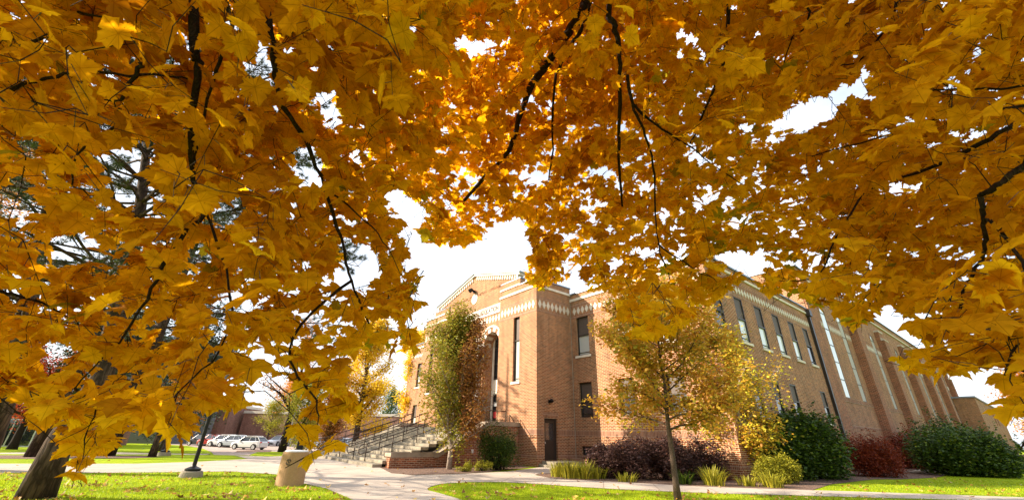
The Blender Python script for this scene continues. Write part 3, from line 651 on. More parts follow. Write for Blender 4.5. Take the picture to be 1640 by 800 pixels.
def rail(x, ys, ends=True):
    m = MB(); top = []; mid = []
    zz = lambda y: stair_z(y)
    for y in ys:
        h = stair_z(y); t = zz(y)+.82
        if y > -2.7: t = RS*len(edges)+.92
        m.tube([(x, y, h), (x, y, t)], .026, 6); top.append((x, y, t)); mid.append((x, y, t-.42))
    m.tube(top, .026, 6); m.tube(mid, .022, 6)
    if ends:
        a, b = np.array(top[0]), np.array(mid[0]); m.tube([a, a+(0, -.3, -.06), a+(0, -.38, -.16), b+(0, -.38, -.0), b+(0, -.3, -.08), b], .026, 6)
    m.build('handrail', 'rail_metal', ST, smooth=True)
for x in (-4.4, -6.2, -8.6, -10.8): rail(x, [-8.0, -6.6, -5.2, -3.9, -2.6])
rail(-13.4, [-7.6, -6.3, -5.0, -3.7, -2.4])
m = MB()                                   # landing rail on top of the right side wall
zt = 2.22; P = [(-1.95, y) for y in (-2.2, -1.4, -.75)]
for x, y in P: m.tube([(x, y, zt), (x, y, zt+.62)], .024, 6)
m.tube([(-1.95, -2.2, zt+.62), (-1.95, -.75, zt+.62)], .026, 6); m.tube([(-1.95, -2.2, zt+.1), (-1.95, -.75, zt+.1)], .022, 6)
m.tube([(-1.95, -.45, zt), (-1.95, -.45, zt+.45)], .024, 6); m.tube([(-1.95, -.45, zt+.45), (-1.95, -.02, zt-.0)], .024, 6)
m.build('landing_rail', 'rail_metal', ST)
for x in np.arange(-12.6, -2.4, 2.5):
    m = MB(); m.tube([(x, -2.35, 1.87), (x, -2.35, 2.8)], .024, 6); m.tube([(x, -2.35, 2.8), (x+1.2, -2.35, 2.8), (x+1.2, -2.35, 1.87)], .024, 6); m.build('landing_rail', 'rail_metal', ST)
# side door steps
SS = thing('door_steps', 'two small concrete steps below the dark side door of the pavilion', 'steps', tuple(C0), -rad(52))
mb = MB(); mb.box((.01, .1, 0), (1.5, 2.3, .14)); mb.box((.01, .35, .14), (1.15, 2.3, .29)); mb.build('step', 'concrete_step', SS, bevel=.015)
mb = MB(); mb.box((.01, 2.3, 0), (1.6, 2.55, .42)); mb.build('low_brick_wall', 'brick_soldier', SS)
# ------------------------------------------------------------------ trees
def norm(a): return a/(np.linalg.norm(a)+1e-9)
def basis_rand(n, rng): return frames(n, rng, .3, .9)
def grow(rng, base, height, r0, crown0, spread, nl, up=.5, lean=(0, 0), sub=5, wob=.06, shape='round', side=8):
    """skeleton: list of (points, radii) tubes and twig points (for leaves)"""
    tubes = []; tips = []
    n = 9; P = [np.array(base, float)]
    for i in range(1, n+1):
        f = i/n; P.append(np.array(base)+np.array([lean[0]*f+rng.normal(0, wob)*f, lean[1]*f+rng.normal(0, wob)*f, height*f*.93]))
    R = [r0*(1.25 if i == 0 else 1)*(1-.88*(i/n)**1.1) for i in range(n+1)]
    tubes.append((P, R))
    for k in range(nl):
        f = crown0+(1-crown0)*(k+.5)/nl*.97; j = f*n; a = int(j); p = P[a]+(P[min(a+1, n)]-P[a])*(j-a); rr = R[a]*.5
        g = (f-crown0)/(1-crown0)
        if shape == 'round': L = spread*math.sqrt(max(.06, 1-(2*g-.75)**2/1.6))
        elif shape == 'vase': L = spread*(1.05-.35*g)
        elif shape == 'column': L = spread*(1.0-.55*g**1.5)*(.65+.35*min(1, g*5))
        else: L = spread*(1-.8*g)
        az = k*2.4+rng.normal(0, .4); el = up+g*.5+rng.normal(0, .12)
        L *= rng.uniform(.75, 1.12); d = np.array([math.cos(az)*math.cos(el), math.sin(az)*math.cos(el), math.sin(el)])
        Q = [p]; m = 6
        for i in range(m):
            d = norm(d+rng.normal(0, .13, 3)+np.array([0, 0, .05])); Q.append(Q[-1]+d*L/m)
        tubes.append((Q, [max(.006, rr*(1-.85*i/m)) for i in range(m+1)]))
        for i in range(2, m+1):
            for s in range(sub):
                e = norm(d*.5+rng.normal(0, .7, 3)+np.array([0, 0, .15])); l = L*rng.uniform(.15, .38)*(1.15-.1*i)
                q0 = Q[i-1]+(Q[i]-Q[i-1])*rng.random(); q1 = q0+e*l*.5; q2 = q1+norm(e+rng.normal(0, .25, 3))*l*.5
                tubes.append(([q0, q1, q2], [max(.005, rr*.28), .005, .003])); tips += [q1, q2, (q1+q2)/2]
        tips.append(Q[-1])
    return tubes, np.array(tips)
def tree(name, label, base, height, r0, mat, nleaf, lsize, seed, crown0=.25, spread=3, nl=16, up=.5, lean=(0, 0), sub=5, scat=.22, bark_='bark_tree', shape='round', tmpl='oval', group=None, cat='tree', cut=None, thin=1.0, side=7, mat2=None, f2=None):
    rng = np.random.default_rng(seed)
    tubes, tips = grow(rng, (0, 0, 0), height, r0, crown0, spread, nl, up, lean, sub, shape=shape)
    t = thing(name, label, cat, tuple(base), 0, group)
    m = MB(); m.tube(tubes[0][0], tubes[0][1], side+3); m.build('trunk', bark_, t, smooth=True, uv=False)
    m = MB()
    for P, R in tubes[1:]: m.tube(P, R, 5 if len(P) > 3 else 3, cap=False)
    m.build('branches', bark_, t, smooth=True, uv=False)
    if nleaf:
        w = rng.random(len(tips))**.5 if thin == 1.0 else (rng.random(len(tips)) < thin)*1.0
        idx = rng.choice(len(tips), nleaf, p=w/w.sum()); P = tips[idx]+rng.normal(0, scat, (nleaf, 3))
        if cut is not None: P = P[cut(P)]
        n = len(P); X, Y = basis_rand(n, rng); S = lsize*rng.uniform(.65, 1.25, n)
        tm, tt = {'oval': (OVAL, OVAL_T), 'oak': (OAK, OAK_T), 'maple': (MAPLE, MAPLE_T)}[tmpl]
        cl = rng.random(len(tips))[idx][:n]; r = np.clip(.55*cl+.45*rng.random(n), 0, 1)
        if mat2 is not None:
            k = f2(P); leaf_cloud('foliage', P[~k], X[~k], Y[~k], S[~k], mat, t, tm, tt, rng, rnd=r[~k]); leaf_cloud('reddened_foliage', P[k], X[k], Y[k], S[k], mat2, t, tm, tt, rng, rnd=r[k])
        else: leaf_cloud('foliage', P, X, Y, S, mat, t, tm, tt, rng, rnd=r)
    return t
def bush(name, label, c, rx, ry, h, mat, n, lsize, seed, lumps=9, rz=0, tmpl='oval', group=None, cat='shrub', shell=.35, core=True, up=.6):
    rng = np.random.default_rng(seed); t = thing(name, label, cat, (c[0], c[1], 0), rz, group)
    B = []
    for i in range(lumps):
        a = rng.uniform(0, 2*math.pi); q = math.sqrt(rng.random())*.72
        x, y = q*math.cos(a)*rx*1.08, q*math.sin(a)*ry*1.08; s = rng.uniform(.24, .46)*(1.15 if lumps < 14 else 1)
        B.append((x, y, h*rng.uniform(.26, .80)*(1.15-.42*q), rx*s, ry*s, h*rng.uniform(.34, .46)*(1.1-.2*q)))
    B = np.array(B); k = rng.choice(len(B), n, p=B[:, 3]*B[:, 5]/(B[:, 3]*B[:, 5]).sum()); d = rng.normal(0, 1, (n, 3)); d /= np.linalg.norm(d, axis=1)[:, None]
    q = 1-shell*rng.random(n)**1.6; P = B[k, :3]+d*B[k, 3:]*q[:, None]*np.where(rng.random(n) < .2, rng.uniform(1, 1.38, n), rng.normal(1, .09, n))[:, None]
    ex = []
    for j in range(lumps*3):
        q_ = B[rng.integers(len(B))]; e = rng.normal(0, 1, 3); e[2] = abs(e[2])*.8+.2; e /= np.linalg.norm(e); s0 = q_[:3]+e*q_[3:]*.9; Ls = h*rng.uniform(.12, .32)
        ex.append(s0+(e+np.array([0, 0, .4]))*Ls*rng.random((16, 1))+rng.normal(0, .035, (16, 3)))
    P = np.concatenate([P]+ex); k = np.concatenate([k, rng.integers(0, len(B), len(P)-len(k))])
    P = P[P[:, 2] > .04]; n = len(P); X, Y = frames(n, rng, .2, up); S = lsize*rng.uniform(.6, 1.3, n)
    tm, tt = {'oval': (OVAL, OVAL_T), 'oak': (OAK, OAK_T)}[tmpl]
    leaf_cloud('foliage', P, X, Y, S, mat, t, tm, tt, rng, rnd=np.clip(rng.random(n)*.7+.3*rng.random(len(B))[k[:n]], 0, 1))
    m = MB()
    for i in range(max(8, lumps*2)):
        b = B[i % len(B)]; a = rng.uniform(0, 6.28); p0 = np.array([rng.normal(0, rx*.18), rng.normal(0, ry*.18), 0]); p2 = b[:3]+rng.normal(0, .25, 3)*b[3:]
        m.tube([p0, (p0+p2)/2+rng.normal(0, .05, 3), p2], [.022, .015, .006], 4, cap=False)
    m.build('stems', 'bark_dark', t, uv=False)
    return t
def tuft(name, label, c, n, h, mat, seed, sp=.3, lean=.5, group=None, w=.02, cat='plant'):
    rng = np.random.default_rng(seed); t = thing(name, label, cat, (c[0], c[1], 0), 0, group)
    V = []; T = []; R = []
    for i in range(n):
        a = rng.uniform(0, 6.283); q = rng.random()*sp*.5; b = np.array([q*math.cos(a), q*math.sin(a), 0]); L = h*rng.uniform(.6, 1.15); ln = rng.uniform(.2, 1)*lean
        dr = np.array([math.cos(a), math.sin(a), 0]); sd = np.array([-dr[1], dr[0], 0])*w*rng.uniform(.6, 1.3); k = len(V); m = 5
        for j in range(m+1):
            f = j/m; p = b+dr*L*ln*f**1.7+np.array([0, 0, L*(f-.55*ln*f**2.6)]); ww = sd*(1-f**2)+sd*.02
            V += [p-ww, p+ww]
        for j in range(m): q0 = k+2*j; T += [(q0, q0+1, q0+3), (q0, q0+3, q0+2)]
        R += [rng.random()]*(2*m+2)
    mesh_np('leaves', np.array(V), np.array(T), mat, t, np.array(R))
    return t
def pine(name, label, base, pts, r0, seed, whorls, z0, zt, blen, ntuft=14, group=None, needles=26, nlen=.13, reach=()):
    """pts: trunk polyline relative to base"""
    rng = np.random.default_rng(seed); t = thing(name, label, 'tree', tuple(base), 0, group)
    P = [np.array(p, float) for p in pts]; Ht = P[-1][2]
    m = MB(); rr = [r0*(1.25 if i == 0 else 1)*(1-.9*p[2]/Ht) for i, p in enumerate(P)]
    m.tube(P, rr, 18); m.build('trunk', 'bark_pine', t, smooth=True, uv=False)
    def at(z):
        for a, b in zip(P, P[1:]):
            if z <= b[2]: f = (z-a[2])/(b[2]-a[2]); return a+(b-a)*f
        return P[-1]
    br = MB(); V = []; R = []
    for w in range(whorls):
        z = z0+(zt-z0)*w/whorls; g = w/whorls
        for k in range(4):
            az = rng.uniform(0, 6.28); L = blen*(1-.75*g)*rng.uniform(.6, 1.1); el = rng.uniform(-.15, .35)
            d = np.array([math.cos(az)*math.cos(el), math.sin(az)*math.cos(el), math.sin(el)]); Q = [at(z)]
            for i in range(7): d = norm(d+rng.normal(0, .1, 3)+np.array([0, 0, -.03 if i < 4 else .06])); Q.append(Q[-1]+d*L/7)
            br.tube(Q, [max(.008, r0*.16*(1-.85*i/7)) for i in range(8)], 5, cap=False)
            for j in range(ntuft):
                f = rng.uniform(.35, 1); a = int(f*6.99); q = Q[a]+(Q[a+1]-Q[a])*(f*7-a); e = norm(d*.7+rng.normal(0, .6, 3)); l = rng.uniform(.25, .8)*(L/5)
                q2 = q+e*l; br.tube([q, (q+q2)/2+rng.normal(0, .03, 3), q2], [.012, .008, .005], 3, cap=False)
                for s in range(4):
                    c = q+(q2-q)*rng.uniform(.4, 1.05)+rng.normal(0, .06, 3); nd = rng.normal(0, 1, (needles, 3))+e*1.1; nd /= np.linalg.norm(nd, axis=1)[:, None]
                    sd = np.cross(nd, rng.normal(0, 1, 3)); sd /= np.linalg.norm(sd, axis=1)[:, None]+1e-9; ln = nlen*rng.uniform(.7, 1.2, needles)[:, None]
                    V.append(np.stack([c-sd*.004+0*nd, c+sd*.004, c+nd*ln], 1).reshape(-1, 3)); R.append(np.full(needles*3, rng.random()))
    for tgt, zs in reach:                  # long boughs reaching out over the lawn
        s0 = at(zs); e1 = np.array(tgt)-np.array(base); Q = [s0+(e1-s0)*f+np.array([0, 0, .5*math.sin(f*3.1)])+rng.normal(0, .06, 3) for f in np.linspace(0, 1, 9)]
        br.tube(Q, [.05*(1-.85*i/8) for i in range(9)], 5, cap=False)
        for j in range(34):
            f = rng.uniform(.62, 1)**.8; a = int(f*7.99); q = Q[a]+(Q[a+1]-Q[a])*(f*8-a); e = norm((Q[-1]-Q[0])*.12+rng.normal(0, .7, 3)); q2 = q+e*rng.uniform(.2, .65)
            br.tube([q, q2], [.009, .004], 3, cap=False)
            for s in range(3):
                c = q+(q2-q)*rng.uniform(.5, 1.05); nd = rng.normal(0, 1, (34, 3))+e*1.3; nd /= np.linalg.norm(nd, axis=1)[:, None]; sd = np.cross(nd, rng.normal(0, 1, 3)); sd /= np.linalg.norm(sd, axis=1)[:, None]+1e-9
                V.append(np.stack([c-sd*.004, c+sd*.004, c+nd*.14], 1).reshape(-1, 3)); R.append(np.full(34*3, rng.random()))
    br.build('branches', 'bark_pine', t, uv=False)
    V = np.concatenate(V); R = np.concatenate(R); mesh_np('needles', V, np.arange(len(V)).reshape(-1, 3), 'needle', t, R)
    return t
# pines on the left lawn
b1 = np.array([W(68, 770, 8.9)[0], W(68, 770, 8.9)[1], 0])
def rel(b, *w): return [(0, 0, 0)]+[tuple(np.array(p)-b) for p in w]
pine('pine_tree', 'massive leaning pine trunk with furrowed bark, nearest tree at the left edge', b1, rel(b1, W(96, 706, 9.2), W(165, 600, 10.2), W(225, 330, 11.6), W(250, 100, 14.5)), .27, 3, 24, 4.2, 13.8, 6.5, ntuft=30, reach=[(W(418, 105, 9.5), 8.5), (W(528, 172, 9.5), 8.0), (W(498, 268, 9), 7.0), (W(575, 425, 9.5), 5.6), (W(560, 400, 9), 6.2), (W(330, 70, 9), 9.5), (W(640, 40, 10), 9.5), (W(490, 250, 8.5), 7.4), (W(360, 440, 9), 5.5)], group='pines on the left lawn')
b2 = np.array(G(163, 729))
pine('pine_tree', 'thick dark pine trunk standing in the mulch strip just left of the slender reddish trunk', b2, [(0, 0, 0), (.3, 0, 4), (.5, 0, 9), (.6, 0, 17)], .46, 4, 12, 4.2, 16, 4.5, ntuft=14, needles=14, nlen=.18, group='pines on the left lawn')
b3 = np.array([W(-22, 700, 14)[0], W(-22, 700, 14)[1], 0])
pine('pine_tree', 'dark pine trunk entering at the left picture edge behind the leaves', b3, rel(b3, W(12, 620, 14.3), W(60, 420, 16), W(100, 200, 19)), .42, 5, 12, 5, 15, 5.5, ntuft=20, needles=18, nlen=.16, group='pines on the left lawn')
b4 = np.array(G(50, 731))
pine('pine_tree', 'slim dark pine trunk right behind the massive leaning one', b4, [(0, 0, 0), (.3, 0, 4), (.6, 0, 9), (.6, 0, 14)], .24, 6, 9, 5.5, 13, 3.5, ntuft=8, needles=12, nlen=.18, group='pines on the left lawn')
b5 = np.array(G(243, 731))
tree('slender_tree', 'slender reddish brown trunk in the mulch left of the two lamp posts', b5, 8, .17, 'leaf_dark', 3500, .12, 8, crown0=.5, spread=2.6, nl=12, bark_='bark_pine')
b6 = np.array(G(22, 711.5))
tree('red_maple', 'small maple with scarlet leaves at the far left behind the lawn', b6, 6.5, .28, 'leaf_scarlet', 9000, .17, 9, crown0=.32, spread=4.2, nl=18, up=.25, bark_='bark_dark', scat=.4)
tree('golden_tree', 'tall gold and orange tree glowing high at the left picture edge', (-42, 27, 0), 23, .4, 'leaf_orange', 15000, .26, 10, crown0=.2, spread=7.5, nl=26, scat=.6)
tree('small_maple', 'small yellow and orange tree before the white framed entrance', G(262, 716), 5.6, .14, 'leaf_orange', 5000, .14, 11, crown0=.28, spread=2.6, nl=14, scat=.3)
tree('evergreen_tree', 'dark broad tree behind the slender trunk, left of the parking lot', (-40, 52, 0), 12, .3, 'leaf_dark', 14000, .28, 12, crown0=.12, spread=6, nl=22, scat=.6)
tree('evergreen_tree', 'dark tree at the far left beyond the scarlet maple', (-58, 46, 0), 13, .3, 'leaf_dark', 12000, .3, 13, crown0=.1, spread=7, nl=22, scat=.7)
for i, (x, y, h_, l) in enumerate([(-33, 34, 10, 'dark green tree behind the scarlet maple, nearer the pines'), (-38, 40, 12, 'dark green tree behind the thick pine trunk'), (-46, 37, 11, 'dark green tree at the far left edge of the lawn')]):
    tree('evergreen_tree', l, (x, y, 0), h_, .28, 'leaf_dark', 14000, .2, 150+i, crown0=.25, spread=4.6, nl=24, scat=.5, group='dark trees behind the pines')
# trees between the parking lot and the building
tree('half_bare_tree', 'half bare tree with dark forking limbs and sparse yellow leaves on the parking island', GH(451, 723), 15, .42, 'leaf_orange', 5200, .17, 14, crown0=.27, spread=6.2, nl=18, up=.75, sub=7, scat=.3, bark_='bark_dark', shape='vase')
tree('young_maple', 'small round green and yellow tree left of the half bare tree', GH(424, 716), 6.2, .16, 'leaf_lime', 6000, .18, 15, crown0=.28, spread=2.9, nl=14, scat=.3)
tree('red_shrub_tree', 'small round tree with bright red leaves behind the tan litter bin', GH(489, 713.5), 6.0, .14, 'leaf_scarlet', 7000, .17, 16, crown0=.3, spread=2.7, nl=14, scat=.3)
tree('yellow_tree', 'large bright yellow tree filling the gap left of the brick hall', (-18.5, 54, 0), 16.5, .4, 'leaf_yellow', 30000, .25, 17, crown0=.14, spread=4.8, nl=28, scat=.4, group='yellow trees beyond the steps')
tree('yellow_tree', 'loose yellow tree with bare dark upper limbs touching the hall corner', (-10.5, 47, 0), 12.5, .32, 'leaf_yellow', 15000, .22, 18, crown0=.12, spread=3.4, nl=20, up=.8, scat=.3, bark_='bark_dark', thin=.55, group='yellow trees beyond the steps')
tree('yellow_tree', 'low yellow tree tucked behind the brown leaved one', (-21, 45, 0), 7.5, .25, 'leaf_lime', 9000, .17, 19, crown0=.1, spread=2.6, nl=18, scat=.35, group='yellow trees beyond the steps')
tree('brown_oak', 'dense rust brown oak behind the left end of the steps', (-15.6, 38.5, 0), 8.3, .2, 'leaf_rust', 15000, .14, 20, crown0=.06, spread=1.75, nl=26, up=.8, shape='column', scat=.3, tmpl='oak')
# right side background
tree('orange_tree', 'bright orange maple beyond the end of the annex', (118, 92, 0), 17, .5, 'leaf_orange', 12000, .5, 21, crown0=.1, spread=9, nl=26, scat=.9)
tree('bare_yellow_tree', 'far yellow tree with bare twigs rising above the annex roof', (108, 118, 0), 27, .5, 'leaf_orange', 8000, .5, 22, crown0=.2, spread=9, nl=24, scat=.9)
tree('dark_conifer', 'small dark conical evergreen at the right edge before the orange maple', G(1632, 724), 4.8, .15, 'leaf_dark', 7000, .2, 23, crown0=.03, spread=2.3, nl=26, up=.1, shape='cone', scat=.25)
# three planted trees in front of the hall
b7 = np.array(G(719, 751))
tree('columnar_oak', 'columnar oak with pale trunk before the steps, green to yellow and rusty at its right', b7, 6.7, .12, 'leaf_column', 42000, .12, 24, crown0=.10, spread=3.7, nl=54, up=.78, shape='column', sub=5, scat=.2, tmpl='oak', bark_='bark_pale',
     mat2='leaf_rust', f2=lambda P: (P[:, 0]*.9-P[:, 1]*.1 > .22+np.abs(4.4-P[:, 2])*.16), cut=lambda P: P[:, 0] < 1.5+.25*np.sin(P[:, 2]*5+P[:, 1]*3))
b8 = np.array(G(1086, 801))
tree('young_oak', 'young oak on the front lawn with thin straight trunk and airy olive and orange leaves', b8, 6.1, .085, 'leaf_oak', 27000, .11, 25, crown0=.30, spread=2.65, nl=30, up=.3, sub=7, scat=.12, tmpl='oak', bark_='bark_sapling', lean=(.0, 0), thin=.8)
b9 = np.array(G(1190, 767))
tree('columnar_oak', 'golden columnar oak with bare pale top twigs at the corner of the hall', b9, 8.4, .15, 'leaf_gold', 30000, .13, 26, crown0=.03, spread=3.7, nl=52, up=.72, shape='column', sub=5, scat=.2, tmpl='oak', bark_='bark_pale', cut=lambda P: P[:, 2] < 6.5+.3*np.sin(P[:, 0]*9))
# shrubs
bush('yew_shrub', 'dark green rounded yew beside the steps wall', G(797, 752), 1.15, .9, 1.75, 'leaf_green', 12000, .075, 30, lumps=20)
bush('low_shrub', 'tiny lime green mound right of the columnar oak, nearer the oak of two', G(745, 755), .36, .3, .34, 'leaf_lime', 1400, .05, 31, lumps=6, group='lime mounds by the steps wall')
bush('low_shrub', 'tiny lime green mound tucked against the dark yew', G(772, 754), .42, .36, .42, 'leaf_lime', 1800, .05, 32, lumps=6, group='lime mounds by the steps wall')
for i, (x, y, r, h, l) in enumerate([(972, 766, .9, 1.25, 'beside the basement window, leftmost'), (1020, 769, 1.1, 1.35, 'second from the left, below the airy oak crown'), (1075, 771, 1.1, 1.45, 'directly behind the young oak trunk'), (1130, 771, 1.0, 1.4, 'nearest the golden columnar oak')]):
    bush('purple_shrub', 'dark purple leaved shrub '+l, np.array(G(x, y))+np.array((.2, .8, 0)), r*1.1, r*.9, h*.98, 'leaf_purple', 11000, .095, 40+i, lumps=11, group='purple shrubs along the hall')
bush('big_green_shrub', 'very large green shrub covering the base of the long side wall', np.array(G(1294, 768))+np.array((.3, 1.2, 0)), 3.3, 2.0, 2.85, 'leaf_green', 34000, .165, 50, lumps=46, rz=rad(30))
bush('yellowing_shrub', 'lime yellow shrub at the foot of the very large green one', np.array(G(1262, 776))+np.array((0, .5, 0)), .95, .6, .95, 'leaf_lime', 6000, .08, 51, lumps=10)
bush('red_shrub', 'rounded rust red shrub right of the very large green shrub', np.array(G(1413, 765))+np.array((.6, 1.0, 0)), 1.55, 1.2, 1.75, 'leaf_red', 16000, .09, 52, lumps=28, group='red shrubs')
bush('red_shrub', 'low deep red shrub behind the concrete slab', np.array(G(1478, 752))+np.array((2.0, 2.2, 0)), 2.9, 1.4, 2.1, 'leaf_red', 16000, .12, 53, lumps=28, rz=rad(30), group='red shrubs')
bush('green_hedge_shrub', 'green shrub behind the red ones against the buttressed wall', (30.5, 37.5), 3.2, 1.8, 3.0, 'leaf_green', 15000, .18, 54, lumps=32, rz=rad(38), group='green shrubs along the gymnasium')
bush('green_hedge_shrub', 'broad green shrub reaching to the right picture edge', np.array(G(1570, 764))+np.array((1.5, 2.0, 0)), 3.8, 2.1, 2.35, 'leaf_green', 26000, .17, 55, lumps=46, rz=rad(20), group='green shrubs along the gymnasium')
bush('green_hedge_shrub', 'tall green shrub between the concrete slab and the broad one', (35.0, 35.6), 3.4, 1.8, 3.0, 'leaf_green', 15000, .18, 56, lumps=32, rz=rad(30), group='green shrubs along the gymnasium')
bush('green_hedge_shrub', 'olive shrub low at the right edge beyond the broad green one', (38.5, 29.5), 3.0, 2.0, 2.6, 'leaf_green', 14000, .15, 57, lumps=16, group='green shrubs along the gymnasium')
for i, (x, y) in enumerate([(41.5, 45), (44.5, 47.5)]):
    tree('slim_cypress', ['narrow dark green cypress before the gymnasium wall, left of two', 'narrow dark green cypress before the gymnasium wall, right of two'][i], (x, y, 0), 5.2-.3*i, .07, 'leaf_dark', 3500, .14, 60+i, crown0=.03, spread=.7, nl=26, up=.9, shape='cone', scat=.15, group='slim cypresses')
tuft('ornamental_grass', 'clump of yellow and green strap leaves beside the door steps', np.array(G(898, 764))+np.array((0, .35, 0)), 170, .62, 'leaf_lime', 70, sp=.9, group='strap leaved clumps in the bed')
for i, (x, y, h, n, l) in enumerate([(915, 766, .75, 170, 'tall yellowing strap leaved clump, second from the door steps'), (937, 767, .8, 170, 'golden strap leaved clump beneath the basement window'), (958, 767, .55, 120, 'low orange tinged strap leaved clump left of the purple shrubs'), (1007, 772, .42, 80, 'short green strap leaved clump before the second purple shrub'), (1100, 776, .55, 120, 'green strap leaved clump right of the young oak trunk'), (1150, 778, .75, 190, 'full green strap leaved clump before the golden oak'), (1205, 779, .42, 90, 'small yellow strap leaved clump right of the golden oak trunk'), (1245, 781, .6, 170, 'lime strap leaved clump before the yellowing shrub')]):
    tuft('ornamental_grass', l, np.array(G(x, y))+np.array((0, .3, 0)), n, h, 'leaf_lime' if i != 4 else 'leaf_green', 71+i, sp=.8, lean=.8, group='strap leaved clumps in the bed')
# ------------------------------------------------------------------ lawn blades and fallen leaves
rng = np.random.default_rng(77)
LAWNS = [[(-60, 757), (120, 757), (240, 756), (370, 754.5), (441, 759), (460, 768), (487, 774), (523, 782), (560, 798), (640, 840), (-60, 840)],
         GR[1:]+[(1900, 860), (1000, 860)],
         [(1312, 784), (1318, 781), (1400, 774), (1452, 768), (1500, 765.5), (1540, 766), (1640, 772), (1800, 775), (1800, 799), (1640, 795), (1400, 786.8)]]
def lawn_pts(n, ylo=740, yhi=840):
    out = []
    x = rng.uniform(-60, 1800, n*4); y = rng.uniform(ylo, yhi, n*4)
    k = np.zeros(len(x), bool)
    for L in LAWNS: k |= inpoly(x, y, L)
    x, y = x[k][:n], y[k][:n]; return np.array([G(a, b) for a, b in zip(x, y)])
P = lawn_pts(70000); n = len(P); a = rng.uniform(0, 6.28, n); dst = np.linalg.norm(P[:, :2], axis=1)
h = rng.uniform(.03, .07, n); wd = (.0022+dst*.0004)[:, None]; sd = np.stack([np.cos(a), np.sin(a), 0*a], 1)*wd; tip = np.stack([rng.normal(0, .02, n), rng.normal(0, .02, n), h], 1)
V = np.stack([P-sd, P+sd, P+tip], 1).reshape(-1, 3); o = mesh_np('lawn_blades', V, np.arange(len(V)).reshape(-1, 3), 'grass_blade', None, np.repeat(rng.random(n), 3)); tag(o, 'short bright green grass blades of the lawn', 'grass'); o['kind'] = 'stuff'
P = lawn_pts(5200, 752); P = P[(np.sin(P[:, 0]*1.7+P[:, 1]*.9)*np.sin(P[:, 1]*2.3-P[:, 0]*.6)+rng.normal(0, .35, len(P))) > .38]; Q = np.array([G(x, y) for x, y in zip(rng.uniform(-50, 1700, 330), rng.uniform(738, 830, 330))]); P = np.concatenate([P, Q]); n = len(P); P[:, 2] = rng.uniform(.02, .045, n)
a = rng.uniform(0, 6.28, n); tl = rng.normal(0, .35, n); Y = np.stack([np.cos(a)*np.cos(tl), np.sin(a)*np.cos(tl), np.sin(tl)], 1); X = np.stack([-np.sin(a), np.cos(a), rng.normal(0, .2, n)], 1)
o = leaf_cloud('fallen_leaves', P, X, Y, rng.uniform(.05, .11, n), 'litter', None, MAPLE, MAPLE_T, rng, curl=.7); tag(o, 'fallen maple leaves scattered over lawn and walks', 'fallen leaves'); o['kind'] = 'stuff'
# ------------------------------------------------------------------ street furniture
gb_ = G(463, 776); lb = thing('litter_bin', 'tan precast concrete litter bin with pale lid and a dark swirl emblem', 'litter bin', (gb_[0], gb_[1], 0), 0)
RB = .40
m = MB(); m.lathe([(RB, 0), (RB, .03), (RB*.995, .1), (RB*.94, .87), (RB*.92, .9), (RB*.6, .9)], n=40); m.build('bin_body', 'tan_precast', lb, smooth=False)
m = MB(); m.lathe([(RB*.8, .9), (RB*.84, .915), (RB*.78, .94), (RB*.4, .95), (.01, .95)], n=36); m.build('bin_lid', 'white_paint', lb, smooth=True)
m = MB(); a0 = math.atan2(-gb_[1], -gb_[0])-.42
def cyl(a, z): r = RB*(1-.07*z)+.004; return (r*math.cos(a0+a), r*math.sin(a0+a), z)
for s0, s1, rr in ((.3, 2.6, .075), (3.2, 5.7, .075)):
    m.tube([cyl(rr*math.cos(t)/RB, .64+rr*math.sin(t)) for t in np.linspace(s0, s1, 12)], .008, 5)
m.tube([cyl(x/RB, .64+z) for x, z in ((-.055, .02), (-.02, .045), (.0, .0), (-.01, -.05), (.012, -.09))], .008, 5); m.tube([cyl(x/RB, .64+z) for x, z in ((.0, .03), (.03, .05), (.055, .02), (.04, -.02), (.01, -.02))], .008, 5)
m.build('emblem', 'ink', lb)
def lamp(px, label, hgt, s=1.0):
    g = G(*px); t = thing('lamp_post', label, 'lamp post', (g[0], g[1], 0), 0, 'black lamp posts on concrete footings')
    m = MB(); m.lathe([(.34, 0), (.34, .02), (.31, .17), (.28, .19), (.0, .19)], n=24); m.build('footing', 'concrete_step', t)
    m = MB(); m.lathe([(.2, .19), (.235, .21), (.235, .26), (.15, .30), (.08, .33), (.062, .36), (.055, hgt), (.075, hgt), (.08, hgt+.06), (.0, hgt+.06)], n=20); m.build('post', 'black_metal', t, smooth=False)
    m = MB(); m.lathe([(.08, hgt+.06), (.16, hgt+.2), (.2, hgt+.62), (.1, hgt+.7)], n=16); l = m.build('lantern', 'glass_dark', t, smooth=True)
    m = MB(); m.lathe([(.24, hgt+.62), (.2, hgt+.72), (.06, hgt+.85), (.02, hgt+.95), (0, hgt+.96)], n=16); m.build('lantern_cap', 'black_metal', l, smooth=True)
lamp((305, 763.5), 'black lamp post on a round concrete footing, nearer of two', 4.2); lamp((262, 729), 'black lamp post in the mulch strip, farther of two', 4.2)
g = np.array(GH(478, 727.5)); t = thing('pay_station', 'slim black upright cabinet standing beyond the tan litter bin', 'cabinet', tuple(g), .3)
m = MB(); m.box((-.2, -.15, .05), (.2, .15, 1.35)); m.build('cabinet_body', 'black_metal', t, bevel=.02); m = MB(); m.box((-.25, -.2, 0), (.25, .2, .05)); m.build('base_plate', 'grey_metal', t); m = MB(); m.box((-.14, -.17, .95), (.14, -.152, 1.2)); m.build('display', 'car_glass', t)
